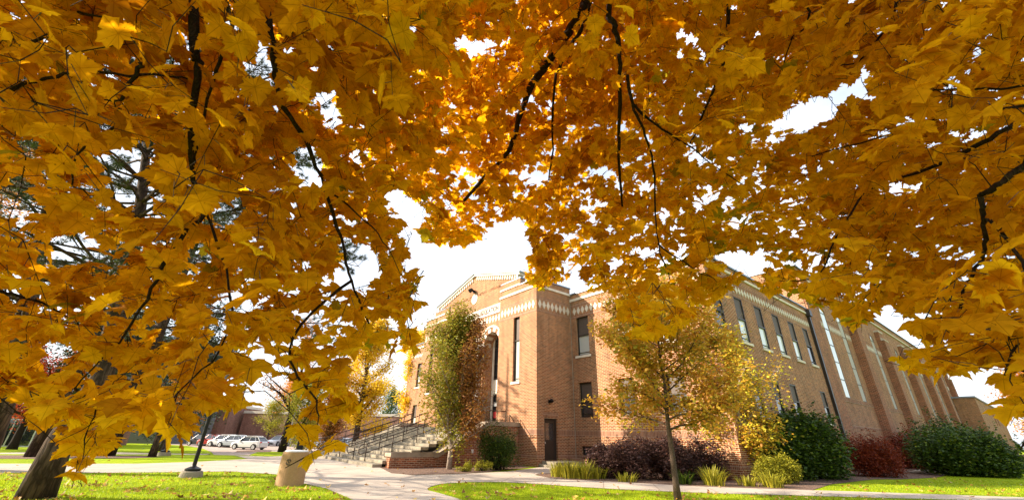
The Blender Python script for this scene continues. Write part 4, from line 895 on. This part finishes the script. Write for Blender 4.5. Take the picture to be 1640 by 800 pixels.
for i, (px, l) in enumerate((((460, 711.8), 'pale grey light pole on a conical concrete base before the far brick building'), ((496, 711.8), 'second pale light pole farther right along the brick building'))):
    g = GH(*px); t = thing('light_pole', l, 'light pole', (g[0], g[1], 0), 0, 'pale light poles in the parking lot')
    m = MB(); m.lathe([(.42, 0), (.42, .1), (.3, 1.0), (.28, 1.02), (0, 1.02)], n=16); m.build('concrete_base', 'coping', t); m = MB(); m.lathe([(.2, 1.02), (.17, 1.3), (.10, 2.2), (.07, 8.2), (0, 8.2)], n=12); m.build('pole', 'grey_metal', t)
    m = MB(); m.box((-.05, -.8, 8.15), (.05, .8, 8.22)); m.box((-.16, -1.1, 8.08), (.16, -.5, 8.2)); m.box((-.16, .5, 8.08), (.16, 1.1, 8.2)); m.build('lamp_head', 'grey_metal', t)
# ------------------------------------------------------------------ parked cars
def car(label, p, rz, paint, L=4.5, Wd=1.82, Hh=1.6, suv=True):
    t = thing('parked_car', label, 'car', (p[0], p[1], 0), rz, 'cars parked beyond the walk')
    # stations along x (front = -x): x, z_low, z_belt, half width low, half width belt
    S = [(-.5, .42, .62, .70, .62), (-.475, .26, .78, .82, .74), (-.43, .22, .88, .90, .84), (-.33, .20, .97, .91, .87), (-.22, .20, 1.02, .91, .88), (0, .20, 1.05, .91, .89), (.25, .20, 1.09, .91, .89), (.40, .22, 1.10, .90, .87), (.47, .28, 1.05, .86, .82), (.5, .40, .92, .76, .72)]
    m = MB(); base = []
    for fx, zl, zb, wl, wb in S:
        x = fx*L; pr = [(-wb*.93, zb), (-wb, zb-.06), (-wl, zb*.62), (-wl*.99, zl+.1), (-wl*.9, zl), (wl*.9, zl), (wl*.99, zl+.1), (wl, zb*.62), (wb, zb-.06), (wb*.93, zb)]
        base.append(len(m.v)); m.v += [(x, y*Wd/1.82, z*Hh/1.6) for y, z in pr]
    n = 10
    for a, b in zip(base, base[1:]):
        for k in range(n): m.f.append((a+k, a+(k+1) % n, b+(k+1) % n, b+k)); m.mi.append(0)
    m.f.append(tuple(base[0]+k for k in range(n))[::-1]); m.f.append(tuple(base[-1]+k for k in range(n))); m.mi += [0, 0]
    body = m.build('body', paint, t, smooth=False, bevel=.03, uv=False)
    # cabin: glass house then roof
    k = Hh/1.6; hw = .80*Wd/1.82; tw = .62*Wd/1.82
    xa, xb, xc, xd = (-.27*L, -.12*L, .33*L if suv else .2*L, .46*L if suv else .38*L)
    lo = [(xa, 1.0), (xd, 1.07)]; ro = [(xb, 1.56), (xc, 1.58)]
    m = MB(); b = [(xa, -hw, 1.0*k), (xd, -hw, 1.06*k), (xd, hw, 1.06*k), (xa, hw, 1.0*k)]; tt_ = [(xb, -tw, 1.55*k), (xc, -tw, 1.57*k), (xc, tw, 1.57*k), (xb, tw, 1.55*k)]
    for q in range(4): m.face([b[q], b[(q+1) % 4], tt_[(q+1) % 4], tt_[q]])
    m.build('windows', 'car_glass', t, uv=False)
    m = MB(); m.prism([(xb-.05, -tw-.01, 1.55*k), (xb+.3, -tw-.02, 1.6*k), (xc-.2, -tw-.02, 1.63*k), (xc+.12, -tw-.01, 1.565*k)], (0, 2*tw+.03, 0))
    for s in (-1, 1):
        for (p0, p1, r) in (((xa, s*hw, 1.0*k), (xb, s*tw, 1.57*k), .03), ((xd, s*hw, 1.06*k), (xc, s*tw, 1.58*k), .05), (((xa+xd)/2, s*(hw+.0), 1.04*k), ((xb+xc)/2-.05, s*tw, 1.58*k), .025), ((xa+(xd-xa)*.8, s*hw, 1.05*k), (xc-.35, s*tw, 1.58*k), .035)):
            m.tube([p0, p1], r, 5)
        if suv: m.tube([(xb+.25, s*(tw-.04), 1.64*k), (xb+.35, s*(tw-.04), 1.69*k), (xc-.3, s*(tw-.04), 1.70*k), (xc-.1, s*(tw-.04), 1.64*k)], .018, 5)
    m.build('roof', paint, t, uv=False)
    for sx in (-.315, .30):
        for s in (-1, 1):
            r = .34; y = s*(.905*Wd/1.82)
            m = MB(); 
            prof = [(.0, -.11), (r*.6, -.11), (r*.9, -.11), (r, -.07), (r, .05), (r*.93, .10), (r*.62, .10), (r*.6, .04), (0, .04)]
            Mx = Matrix.Translation((sx*L, y-s*.02, r)) @ Matrix.Rotation(-s*math.pi/2, 4, 'X')
            m.lathe(prof, n=22); w = m.build('wheel', 'rubber', t, smooth=True, M=Mx, uv=False)
            m = MB()
            for j in range(7):
                a = j*2*math.pi/7; m.tube([(0, 0, .075), (r*.58*math.cos(a), r*.58*math.sin(a), .085)], .028, 4)
            m.lathe([(r*.5, .05), (r*.62, .105), (r*.66, .10)], n=20); m.build('rim', 'grey_metal', w, M=Mx, uv=False)
            # arch liner
            m = MB(); m.tube([(sx*L+.40*math.cos(a), s*.90*Wd/1.82, r+.40*math.sin(a)) for a in np.linspace(-.1, math.pi+.1, 12)], .045, 5); m.build('wheel_arch', 'rubber', t, uv=False)
    for s in (-1, 1):
        m = MB(); m.box((-.487*L, s*.80, .66*k), (-.44*L, s*.52, .80*k)); m.build('headlight', 'lamp_clear', t, bevel=.02)
        m = MB(); m.box((.47*L, s*.84, .86*k), (.502*L, s*.55, 1.02*k)); m.build('taillight', 'lamp_red', t, bevel=.02)
        m = MB(); m.box((xa+.32, s*.86, .98*k), (xa+.5, s*1.04, 1.12*k)); m.build('mirror', paint, t, bevel=.03)
    m = MB(); m.box((-.502*L, -.5, .42*k), (-.485*L, .5, .60*k)); m.box((-.5*L, -.62, .28), (-.482*L, .62, .38)); m.build('grille', 'rubber', t)
    m = MB()
    for s in (-1, 1): m.box((-.28*L, s*.915*Wd/1.82, .22), (.27*L, s*.90*Wd/1.82, .34))
    m.build('sill_trim', 'rubber', t)
c0 = np.array(GH(391, 719.5)); r0c = rad(172)
car('white crossover with black wheel arches and roof rails, nearest in the row', c0+np.array((0, .9, 0)), rad(-8), 'paint_white', suv=True)
for i, (px, pn, l, s) in enumerate([((366, 716.2), 'paint_silver', 'silver white car just behind the nearest crossover', True), ((350, 715.0), 'paint_white', 'pale car third in the row from the nearest crossover', True), ((333, 714.0), 'paint_red', 'red car in the row beyond the pale ones', False), ((316, 713.0), 'paint_dark', 'dark car at the left end of the row', False)]):
    car(l, np.array(GH(*px))+np.array((0, .9, 0)), rad(-10), pn, suv=s)
for i, (p, rz, pn, l) in enumerate([((-40, 78, 0), 1.4, 'paint_white', 'white car whose roof shows above the nearest crossover'), ((-34.5, 77, 0), 1.5, 'paint_blue', 'blue car half hidden behind the half bare tree'), ((-30.5, 72.0, 0), 1.45, 'paint_white', 'white car behind the black cabinet'), ((-25.0, 69, 0), 1.4, 'paint_silver', 'silver car seen beyond the left handrail'), ((-20.5, 67, 0), 1.4, 'paint_white', 'white car seen through the handrails of the steps')]):
    car(l, p, rz, pn)
# ------------------------------------------------------------------ far buildings
def block(name, label, c, rz, w, d, h, mat='brick_far', capm='stone_white', wins=(), ledge=.5):
    t = thing(name, label, 'building', (c[0], c[1], 0), rz)
    m = MB(); m.box((0, 0, 0), (w, d, h)); m.build('wall', mat, t); m = MB(); m.box((-.1, -.1, h), (w+.1, d+.1, h+ledge)); m.build('roof_edge', capm, t)
    for x0, x1, z0, z1 in wins:
        m = MB(); f = .12
        for a, b, c_, e in ((x0, x0+f, z0, z1), (x1-f, x1, z0, z1), (x0+f, x1-f, z0, z0+f), (x0+f, x1-f, z1-f, z1), ((x0+x1)/2-f/2, (x0+x1)/2+f/2, z0+f, z1-f)): m.box((a, -.08, c_), (b, -.002, e))
        w_ = m.build('window', 'white_paint', t); m = MB(); m.face([(x0, -.02, z0), (x1, -.02, z0), (x1, -.02, z1), (x0, -.02, z1)]); m.build('pane', 'glass_dark', w_)
    return t
block('flat_roofed_building', 'long windowless reddish brick building with pale roof edge beyond the parking lot', (-56, 92), rad(-3), 60, 20, 5.6)
block('brick_entrance_building', 'stepped brick building with a lit doorway at the left of the parking lot', (-66, 86), rad(8), 10, 15, 6.6, wins=((1, 2.2, 0, 2.6), (4.8, 6, 0, 2.6), (4.8, 6, 3.2, 4.4)))
block('pink_brick_building', 'sunlit pinkish brick building between the trees left of the parking lot', (-88, 88), rad(6), 17, 12, 8, wins=((2, 4, .8, 2.8), (7, 9, .8, 2.8)))
block('glass_entrance_building', 'low dark building with white framed entrance behind the left lawn', (-66, 52), rad(8), 12, 12, 4.2, mat='brick_far', capm='cap_metal', wins=((5.5, 8.0, 0, 3.0), (8.1, 10.6, 0, 3.0)))
block('grey_tower_building', 'grey blocky upper storey rising behind the left trees', (-70, 72), rad(6), 14, 12, 17, mat='roofing', capm='cap_metal')
# dark hedge and a row of far trees closing the view on the left
bush('round_hedge', 'dark clipped hedge left of the white framed entrance', (-62, 49.5), 4, 1.6, 2.2, 'leaf_dark', 9000, .2, 90, lumps=14)
for i, (x, y, h, mt, l) in enumerate([(-85, 55, 11, 'leaf_dark', 'far dark tree, leftmost of the tree row beyond the lawn'), (-74, 62, 12, 'leaf_green', 'far green tree in the row behind the scarlet maple'), (-95, 75, 14, 'leaf_dark', 'far dark tree high at the left end of the back row'), (-60, 118, 15, 'leaf_orange', 'far orange tree over the stepped brick building'), (-8, 85, 11, 'leaf_yellow', 'far yellow tree behind the hall and the loose yellow one'), (-34, 125, 13, 'leaf_green', 'far green tree behind the long windowless building')]):
    tree('far_tree', l, (x, y, 0), h, .35, mt, 7000, .4, 200+i, crown0=.1, spread=h*.42, nl=20, scat=.8, group='far trees closing the view')
for i, (x, l) in enumerate(((-57.5, 'pale trunk pair left of the farther lamp post, left one'),)): pass
m = MB(); m.box((62, 44, 0), (64, 80, .9)); tag(m.build('low_concrete_wall', 'coping'), 'low pale concrete wall at the right edge before the orange maple', 'wall')
# ------------------------------------------------------------------ the big maple whose crown frames the view
MT = thing('maple_tree', 'big maple in golden autumn leaf whose low crown arches over the whole view', 'tree', (1.6, -3.4, 0))
MO = np.array([1.6, -3.4, 0.])
rng = np.random.default_rng(5)
CAN = [(-700, 560), (-300, 660), (-40, 655), (25, 640), (50, 645), (35, 672), (60, 690), (88, 682), (72, 705), (75, 735), (112, 722), (140, 716), (108, 742), (100, 765), (130, 770), (150, 742), (182, 716), (205, 690), (238, 700), (268, 690), (292, 700), (282, 728), (302, 738), (322, 655), (352, 662), (372, 690), (392, 665), (410, 640), (406, 600), (400, 575), (418, 560), (445, 575), (440, 600), (470, 620), (488, 660), (470, 690), (480, 720), (492, 745), (522, 715), (548, 722), (556, 690), (578, 672), (578, 640), (553, 600), (545, 578), (575, 560), (592, 548), (606, 572), (640, 568), (672, 553), (666, 520), (680, 460), (655, 425), (655, 372), (640, 345), (600, 318), (630, 300), (655, 320), (690, 345), (668, 372), (690, 393), (735, 400), (770, 385), (800, 360), (835, 352), (857, 400), (835, 435), (858, 466), (890, 455), (925, 440), (950, 470), (985, 488), (1003, 540), (1040, 545), (1105, 528), (1125, 500), (1150, 475), (1185, 450), (1150, 420), (1165, 398), (1200, 410), (1250, 403), (1215, 430), (1200, 445), (1225, 468), (1245, 482), (1262, 468), (1300, 485), (1340, 500), (1355, 532), (1378, 528), (1400, 498), (1440, 498), (1432, 530), (1465, 545), (1440, 575), (1456, 602), (1490, 612), (1525, 602), (1560, 588), (1590, 600), (1602, 622), (1585, 640), (1590, 662), (1640, 678), (2200, 690), (2200, -900), (-700, -900)]
HOLES = [[(1228, 205), (1275, 165), (1330, 150), (1395, 105), (1402, 125), (1330, 190), (1300, 215), (1262, 202), (1235, 215)], [(712, 62), (735, 55), (790, 70), (775, 88), (735, 80)], [(1085, 45), (1110, 50), (1135, 88), (1120, 100), (1098, 78)], [(1345, -20), (1385, -20), (1370, 15), (1350, 10)],
         [(172, 245), (215, 220), (262, 235), (240, 280), (262, 320), (245, 350), (200, 335), (170, 300)], [(398, 80), (420, 68), (440, 105), (425, 130), (405, 120)], [(508, 150), (530, 130), (548, 170), (545, 205), (520, 190)], [(545, 385), (560, 378), (598, 395), (605, 445), (588, 470), (562, 468), (540, 430)], [(470, 240), (505, 232), (525, 270), (500, 298), (470, 280)], [(-10, 300), (50, 270), (66, 330), (30, 360), (-10, 350)],
         [(20, 225), (60, 215), (70, 240), (30, 250)], [(95, 385), (150, 380), (165, 410), (120, 425), (90, 410)], [(330, 560), (352, 548), (362, 575), (340, 590)], [(300, 395), (330, 385), (338, 420), (308, 430)], [(60, 560), (95, 545), (120, 570), (90, 600), (62, 590)], [(150, 575), (182, 565), (190, 600), (168, 618), (146, 605)], [(372, 330), (398, 322), (400, 350), (378, 356)], [(238, 602), (262, 598), (270, 612), (250, 625)], [(1100, 245), (1134, 240), (1124, 268), (1102, 262)], [(955, 260), (985, 268), (975, 290), (955, 280)], [(1180, 205), (1215, 195), (1212, 215), (1185, 222)]]
ANC = np.array([(100, 100, .95, 2.4), (300, 300, 1.0, 2.4), (500, 50, .95, 2.2), (600, 20, .8, 2.0), (200, 20, .95, 2.2), (560, 480, 1.7, 2.6), (640, 450, 1.7, 2.4), (450, 350, 1.4, 2.8), (150, 650, 1.5, 2.5), (290, 640, 1.25, 2.0), (520, 650, 1.3, 2.0), (100, 450, 1.3, 2.9), (600, 250, 1.9, 3.6), (750, 150, 2.8, 5.0), (740, 340, 3.4, 5.0), (900, 250, 3.4, 6.2), (850, 400, 3.2, 5.5), (1000, 350, 2.6, 5.0), (1080, 480, 1.7, 2.6), (950, 50, 2.6, 5), (1200, 300, 2.5, 4.8), (1200, 50, 2.0, 4.2), (1400, 300, 1.8, 3.8), (1550, 100, 1.3, 3.0), (1600, 450, 1.0, 2.6), (1450, 550, 1.6, 2.6), (1600, 610, .9, 1.5), (1340, 450, 1.8, 3.0), (1250, 440, 2.2, 3.2), (-500, 100, 1.3, 3.5), (2000, 100, 1.4, 3.5), (800, -600, 2.0, 5)])
def depths(x, y):
    w = 1/((x[:, None]-ANC[:, 0])**2+(y[:, None]-ANC[:, 1])**2+600)**1.4
    return (w*ANC[:, 2]).sum(1)/w.sum(1), (w*ANC[:, 3]).sum(1)/w.sum(1)
def open_px(x, y):
    k = inpoly(x, y, CAN)
    for h_ in HOLES: k &= ~inpoly(x, y, h_)
    return k
# main limbs: photo bearing and distance of points along each limb
FORK = np.array([1.6, -3.3, 2.9])
LIMBS = [([(330, -330, 2.6), (312, 20, 1.9), (316, 110, 1.85), (310, 180, 1.85), (308, 270, 1.9), (330, 340, 2.0)], .026), ([(330, -150, 2.0), (372, 40, 1.8), (345, 110, 1.8), (325, 190, 1.85), (312, 260, 1.9)], .012),
 ([(420, -200, 2.0), (432, 30, 1.8), (440, 100, 1.8), (450, 160, 1.85), (490, 225, 1.95), (520, 300, 2.05), (550, 400, 2.1), (562, 450, 2.15), (590, 520, 2.2)], .016),
 ([(1020, -260, 3.4), (945, -15, 3.5), (925, 30, 3.5), (900, 68, 3.5), (875, 105, 3.55), (852, 138, 3.7), (832, 185, 3.9), (815, 240, 4.1), (770, 290, 4.3), (730, 340, 4.4)], .05), ([(1000, -200, 3.2), (940, 25, 3.3), (915, 70, 3.35), (895, 110, 3.4), (885, 160, 3.5), (884, 240, 3.7), (878, 290, 3.8)], .02),
 ([(1010, -300, 3.0), (976, -10, 3.0), (984, 40, 3.0), (991, 80, 3.05), (992, 150, 3.1), (991, 250, 3.3), (996, 330, 3.5)], .028), ([(1005, 120, 3.0), (1012, 165, 3.0), (1030, 205, 3.0), (1046, 265, 3.1), (1050, 330, 3.1), (1054, 390, 3.0), (1075, 450, 2.7)], .017), ([(1012, 165, 3.0), (1050, 200, 3.0), (1095, 228, 3.1), (1140, 262, 3.3), (1210, 310, 3.5)], .014),
 ([(1820, 60, 2.0), (1640, 188, 2.0), (1560, 235, 2.1), (1500, 265, 2.2), (1430, 290, 2.4), (1380, 310, 2.6)], .017), ([(1900, 160, 1.7), (1680, 235, 1.7), (1640, 265, 1.7), (1590, 303, 1.75), (1572, 312, 1.8), (1575, 345, 1.8), (1578, 390, 1.85), (1560, 440, 1.9), (1530, 500, 2.0)], .017),
 ([(1820, 90, 2.1), (1640, 137, 2.1), (1560, 142, 2.2), (1490, 146, 2.3)], .011), ([(1820, 130, 2.3), (1640, 170, 2.3), (1550, 178, 2.3), (1470, 200, 2.4), (1400, 222, 2.6), (1300, 250, 2.9)], .011),
 ([(1200, -200, 2.8), (1165, 60, 2.8), (1148, 130, 2.9), (1125, 185, 3.0), (1105, 230, 3.2)], .018), ([(1480, -150, 2.4), (1432, 20, 2.5), (1385, 90, 2.6), (1345, 105, 2.8)], .012), ([(1260, -150, 2.6), (1295, 20, 2.6), (1270, 60, 2.7), (1255, 110, 2.8)], .01), 
 ([(330, 340, 2.0), (272, 408, 1.9), (250, 450, 1.9), (215, 510, 1.9), (180, 560, 1.9), (120, 620, 1.95)], .014), ([(225, 100, 1.6), (213, 128, 1.6), (192, 160, 1.6), (170, 162, 1.65)], .013), ([(-150, 60, 1.8), (60, 62, 1.7), (110, 20, 1.65), (180, 30, 1.6)], .010), ([(-100, 170, 1.7), (20, 140, 1.7), (105, 118, 1.7), (225, 120, 1.7), (300, 125, 1.8)], .011),
 ([(192, 175, 1.7), (180, 210, 1.75), (122, 245, 1.8), (120, 300, 1.8), (160, 315, 1.85)], .010), ([(-80, 440, 2.2), (0, 465, 2.2), (45, 478, 2.2), (95, 500, 2.25)], .014), ([(120, 620, 1.95), (150, 655, 1.9), (140, 690, 1.85), (133, 735, 1.8)], .007), ([(330, 340, 2.0), (370, 470, 1.8), (352, 560, 1.7), (290, 620, 1.6), (270, 655, 1.55)], .008),
 ([(562, 450, 2.15), (480, 520, 1.9), (470, 590, 1.75), (505, 640, 1.7), (508, 690, 1.65)], .010), ([(520, 300, 2.05), (570, 340, 2.1), (615, 385, 2.1), (640, 440, 2.05)], .007), ([(1575, 345, 1.8), (1640, 420, 1.6), (1640, 520, 1.4), (1610, 600, 1.2)], .010),
 ([(1380, 310, 2.6), (1340, 380, 2.5), (1310, 440, 2.4), (1250, 450, 2.5)], .010), ([(1054, 390, 3.0), (1110, 430, 2.6), (1150, 450, 2.4)], .008)]
nodesP = []; nodesR = []
limb_mb = []
def smooth_poly(P, k=5):
    P = [np.array(p) for p in P]; out = []
    for i in range(len(P)-1):
        p0 = P[max(i-1, 0)]; p1 = P[i]; p2 = P[i+1]; p3 = P[min(i+2, len(P)-1)]
        for j in range(k):
            t = j/k; out.append(.5*((2*p1)+(-p0+p2)*t+(2*p0-5*p1+4*p2-p3)*t*t+(-p0+3*p1-3*p2+p3)*t**3))
    out.append(P[-1]); return out
mb = MB()
trk = smooth_poly([(1.6, -3.4, -.05), (1.62, -3.38, 1.0), (1.58, -3.35, 2.0), FORK, (1.4, -3.2, 4.2), (1.5, -3.1, 6.5), (1.3, -3.3, 9)]); mb.tube([p-MO for p in trk], list(np.linspace(.34, .05, len(trk))), 14); mb.build('trunk', 'bark_tree', MT, smooth=True, uv=False)
for i, (px, r) in enumerate(LIMBS):
    P = [W(*p) for p in px]; root = px[0][1] < -100 or px[0][0] > 1700 or px[0][0] < -60
    if root:
        s = FORK+np.array([0, 0, rng.uniform(-.2, 1.6)]); mid = (s+P[0])/2+np.array([0, 0, .35]); P = [s, mid]+P
    Q = smooth_poly(P, 4 if not root else 5); Q = [q+rng.normal(0, .004, 3)*(j > 0) for j, q in enumerate(Q)]
    R = [r*(1.5 if root and j < 10 else 1)*(1-.72*(j/(len(Q)-1))) for j in range(len(Q))]
    R = [x*rng.uniform(.9, 1.15) for x in R]
    m = MB(); m.tube([q-MO for q in Q], [x_*(1.15 if root else .75) for x_ in R], 7); m.build('limb', 'bark_dark', MT, smooth=True, uv=False)
    nodesP += Q; nodesR += R
# ---- twigs: fill the crown volume until each direction is leafy enough
LS = .080
cov = np.zeros((80, 100)); twb = []; CELL = 40
def coverage_target(x, y):
    k = 3.5+1.0*((x > 400) & (x < 680) & (y < 420))+1.2*((x < 340) & (y > 550))
    k += 1.0*(y < 260)+1.0*(x > 1330)-.6*((x < 420) & (y > 200))+.4*((x < 700) & (x > 250) & (y < 400)); k += .5*((x > 900) & (x < 1330) & (y > 120) & (y < 400))
    out = (x < -30) | (x > 1670) | (y < -30); return np.where(out, np.where(x < 400, 2.8, 1.9), k)  # unseen crown made denser at left, to shade the leaves in view
TW = []
for it in range(520):
    x = rng.uniform(-640, 2140, 400); y = rng.uniform(-820, 760, 400)
    k = open_px(x, y); x, y = x[k], y[k]; d0, d1 = depths(x, y); d = (d0**3+(d1**3-d0**3)*rng.random(len(x)))**(1/3); tg = coverage_target(x, y)
    for a, b, dd, t_ in zip(x, y, d, tg):
        c = (int((b+840)//CELL), int((a+660)//CELL))
        if cov[c] < t_:
            cov[c] += 9*.85*(LS*F/dd)**2/(CELL*CELL)*1.0/4.0
            for dy, dx in ((0, 1), (1, 0), (0, -1), (-1, 0)):
                if 0 <= c[0]+dy < 80 and 0 <= c[1]+dx < 100: cov[c[0]+dy, c[1]+dx] += 9*.85*(LS*F/dd)**2/(CELL*CELL)*.75/4.0
            TW.append(W(a, b, dd))
# extra crown above and behind the photographer, so that the light is right
for i in range(350):
    a = rng.uniform(0, 6.28); q = rng.uniform(1.0, 6.5); p = MO+np.array([q*math.cos(a), q*math.sin(a), rng.uniform(3.2, 8.5)])
    X_p, Y_p, dd = project(p[None]);
    if dd[0] < .4 or X_p[0] < -700 or X_p[0] > 2200: TW.append(p)
base_tw = np.array(TW)
for i in range(2600):                      # twigs added towards the sun and upwards, to shade the crown in view
    T = base_tw[rng.integers(len(base_tw))]; px_, py_, _ = project(T[None])
    if py_[0] > 420 and px_[0] > 60: continue
    q = T+(np.array(sdir)*rng.uniform(.7, 4.5) if i % 2 else np.array([0, -.2, 1.])*rng.uniform(.8, 3.0))+rng.normal(0, .35, 3); x_, y_, d_ = project(q[None])
    if d_[0] > .3 and not open_px(x_, y_)[0] and -30 < x_[0] < 1670 and y_[0] > -30: continue
    if 0 < d_[0] < 1.0 and -100 < x_[0] < 1740: continue
    if q[2] < 2.2: continue
    TW.append(q)
TW = np.array(TW)
order = np.argsort(np.min(((TW[:, None, :]-np.array(nodesP)[None, ::3])**2).sum(-1), 1)); TW = TW[order]
NP = np.array(nodesP); NR = np.array(nodesR)
cap_ = len(NP)+len(TW)*3+10; A = np.full((cap_, 3), 1e6); A[:len(NP)] = NP; nA = len(NP); AR = np.zeros(cap_); AR[:nA] = NR
tw = MB(); LP = []; LX = []; LY = []; PB = []
for T in TW:
    dd = ((A[:nA]-T)**2).sum(1); j = int(np.argmin(dd)); s = A[j]; dist = math.sqrt(dd[j])
    out = T-s; out = out/(dist+1e-6)
    g = norm(out*.75+rng.normal(0, .35, 3)+np.array([0, 0, -.22])); L = rng.uniform(.22, .42); L *= .72; p0 = T-g*L*.5; p1 = T+g*L*.5
    qx, qy, qd = project(np.array([T, T*.4+p1*.6]))
    if 0 < qd.min() and qx.min() > -60 and qx.max() < 1700 and qy.min() > -60 and not open_px(qx, qy).all(): continue
    mid = (s+p0)/2+rng.normal(0, .05, 3)*min(1, dist)+np.array([0, 0, .05*dist])
    pts = [s, mid, p0, T+rng.normal(0, .012, 3), p1]; r = max(.0022, min(AR[j]*.55, .0022+.0022*dist))
    tw.tube([p-MO for p in pts], [r, r*.8, max(.0018, r*.6), .0016, .001], 3, cap=False)
    for q in (mid, p0, p1): A[nA] = q; AR[nA] = r*.8; nA += 1
    n = 9; sd0 = norm(np.cross(g, np.array([0, 0, 1.])))
    for i in range(n):
        f = (i//2)/4.0; b = p0+(p1-p0)*f; sgn = 1 if i % 2 else -1
        dr = norm(sd0*sgn*rng.uniform(.5, 1)+g*rng.uniform(.2, .8)+rng.normal(0, .25, 3)) if i < 8 else g
        pe = b+dr*rng.uniform(.025, .07)+np.array([0, 0, -rng.uniform(0, .03)])
        dp = rng.normal(.55, .38); hz = norm(np.array([dr[0], dr[1], 0])+1e-4); Yv = hz*math.cos(dp)+np.array([0, 0, -math.sin(dp)]); Xv = norm(np.cross(Yv, np.array([0, 0, 1.]))); Zv = np.cross(Xv, Yv); ro = rng.normal(0, .45)
        LP.append(pe); LX.append(Xv*math.cos(ro)+Zv*math.sin(ro)); LY.append(Yv); PB.append(b)
tw.build('twigs', 'bark_dark', MT, uv=False)
LP, LX, LY, PB = map(np.array, (LP, LX, LY, PB))
cx, cy, cd = project(LP+LY*LS*.45); ins = open_px(cx, cy)
for q in (LP+LY*LS*.75,): x_, y_, _ = project(q); ins &= open_px(x_, y_)
k = ins | (cd < .3) | (cx < -660) | (cx > 2150) | (cy < -850)
LPX = []                                   # keep the view of the limbs mostly clear: leaves grow on their upper side
for px, r in LIMBS:
    for (x0, y0, d0), (x1, y1, d1) in zip(px, px[1:]):
        m_ = max(2, int(math.hypot(x1-x0, y1-y0)/8))
        for j in range(m_): f = j/m_; LPX.append((x0+(x1-x0)*f, y0+(y1-y0)*f, d0+(d1-d0)*f, r))
LPX = np.array(LPX)
for i0 in range(0, len(cx), 4000):
    s_ = slice(i0, i0+4000); dd2 = (cx[s_, None]-LPX[:, 0])**2+(cy[s_, None]-LPX[:, 1])**2
    rad_ = (LS*F/np.maximum(cd[s_], .3)*.42)[:, None]+LPX[:, 3]*F/LPX[:, 2]*.5
    hit = ((dd2 < rad_**2) & (cd[s_, None] < LPX[:, 2]+.03)).any(1); k[s_] &= ~(hit & (rng.random(hit.shape) < .78))
k &= (cd > np.where((cy < 160) | ((cx < 700) & (cy < 480)), 1.15, .8)) | (cd < 0)
LP, LX, LY, PB = LP[k], LX[k], LY[k], PB[k]; n = len(LP); S = LS*rng.choice([.7, .9, 1.0, 1.1, 1.3], n)*rng.uniform(.85, 1.1, n)
pc = np.clip(.5+.28*np.sin(LP[:, 0]*2.1+1)*np.sin(LP[:, 1]*1.7)+rng.normal(0, .22, n), 0, 1)
leaf_cloud('foliage', LP-MO, LX, LY, S, 'maple_leaf', MT, MAPLE, MAPLE_T, rng, curl=.24, rnd=pc)
sd = np.cross(LP-PB, rng.normal(0, 1, (n, 3))); sd /= np.linalg.norm(sd, axis=1)[:, None]+1e-9; sd *= .0013
V = np.stack([PB-MO-sd, PB-MO+sd, LP-MO+sd, LP-MO-sd], 1).reshape(-1, 3); T = (np.array([[0, 1, 2], [0, 2, 3]])[None]+(np.arange(n)*4)[:, None, None]).reshape(-1, 3)
mesh_np('leaf_stalks', V, T, 'bark_sapling', MT)
print('twigs', len(TW), 'leaves', n)
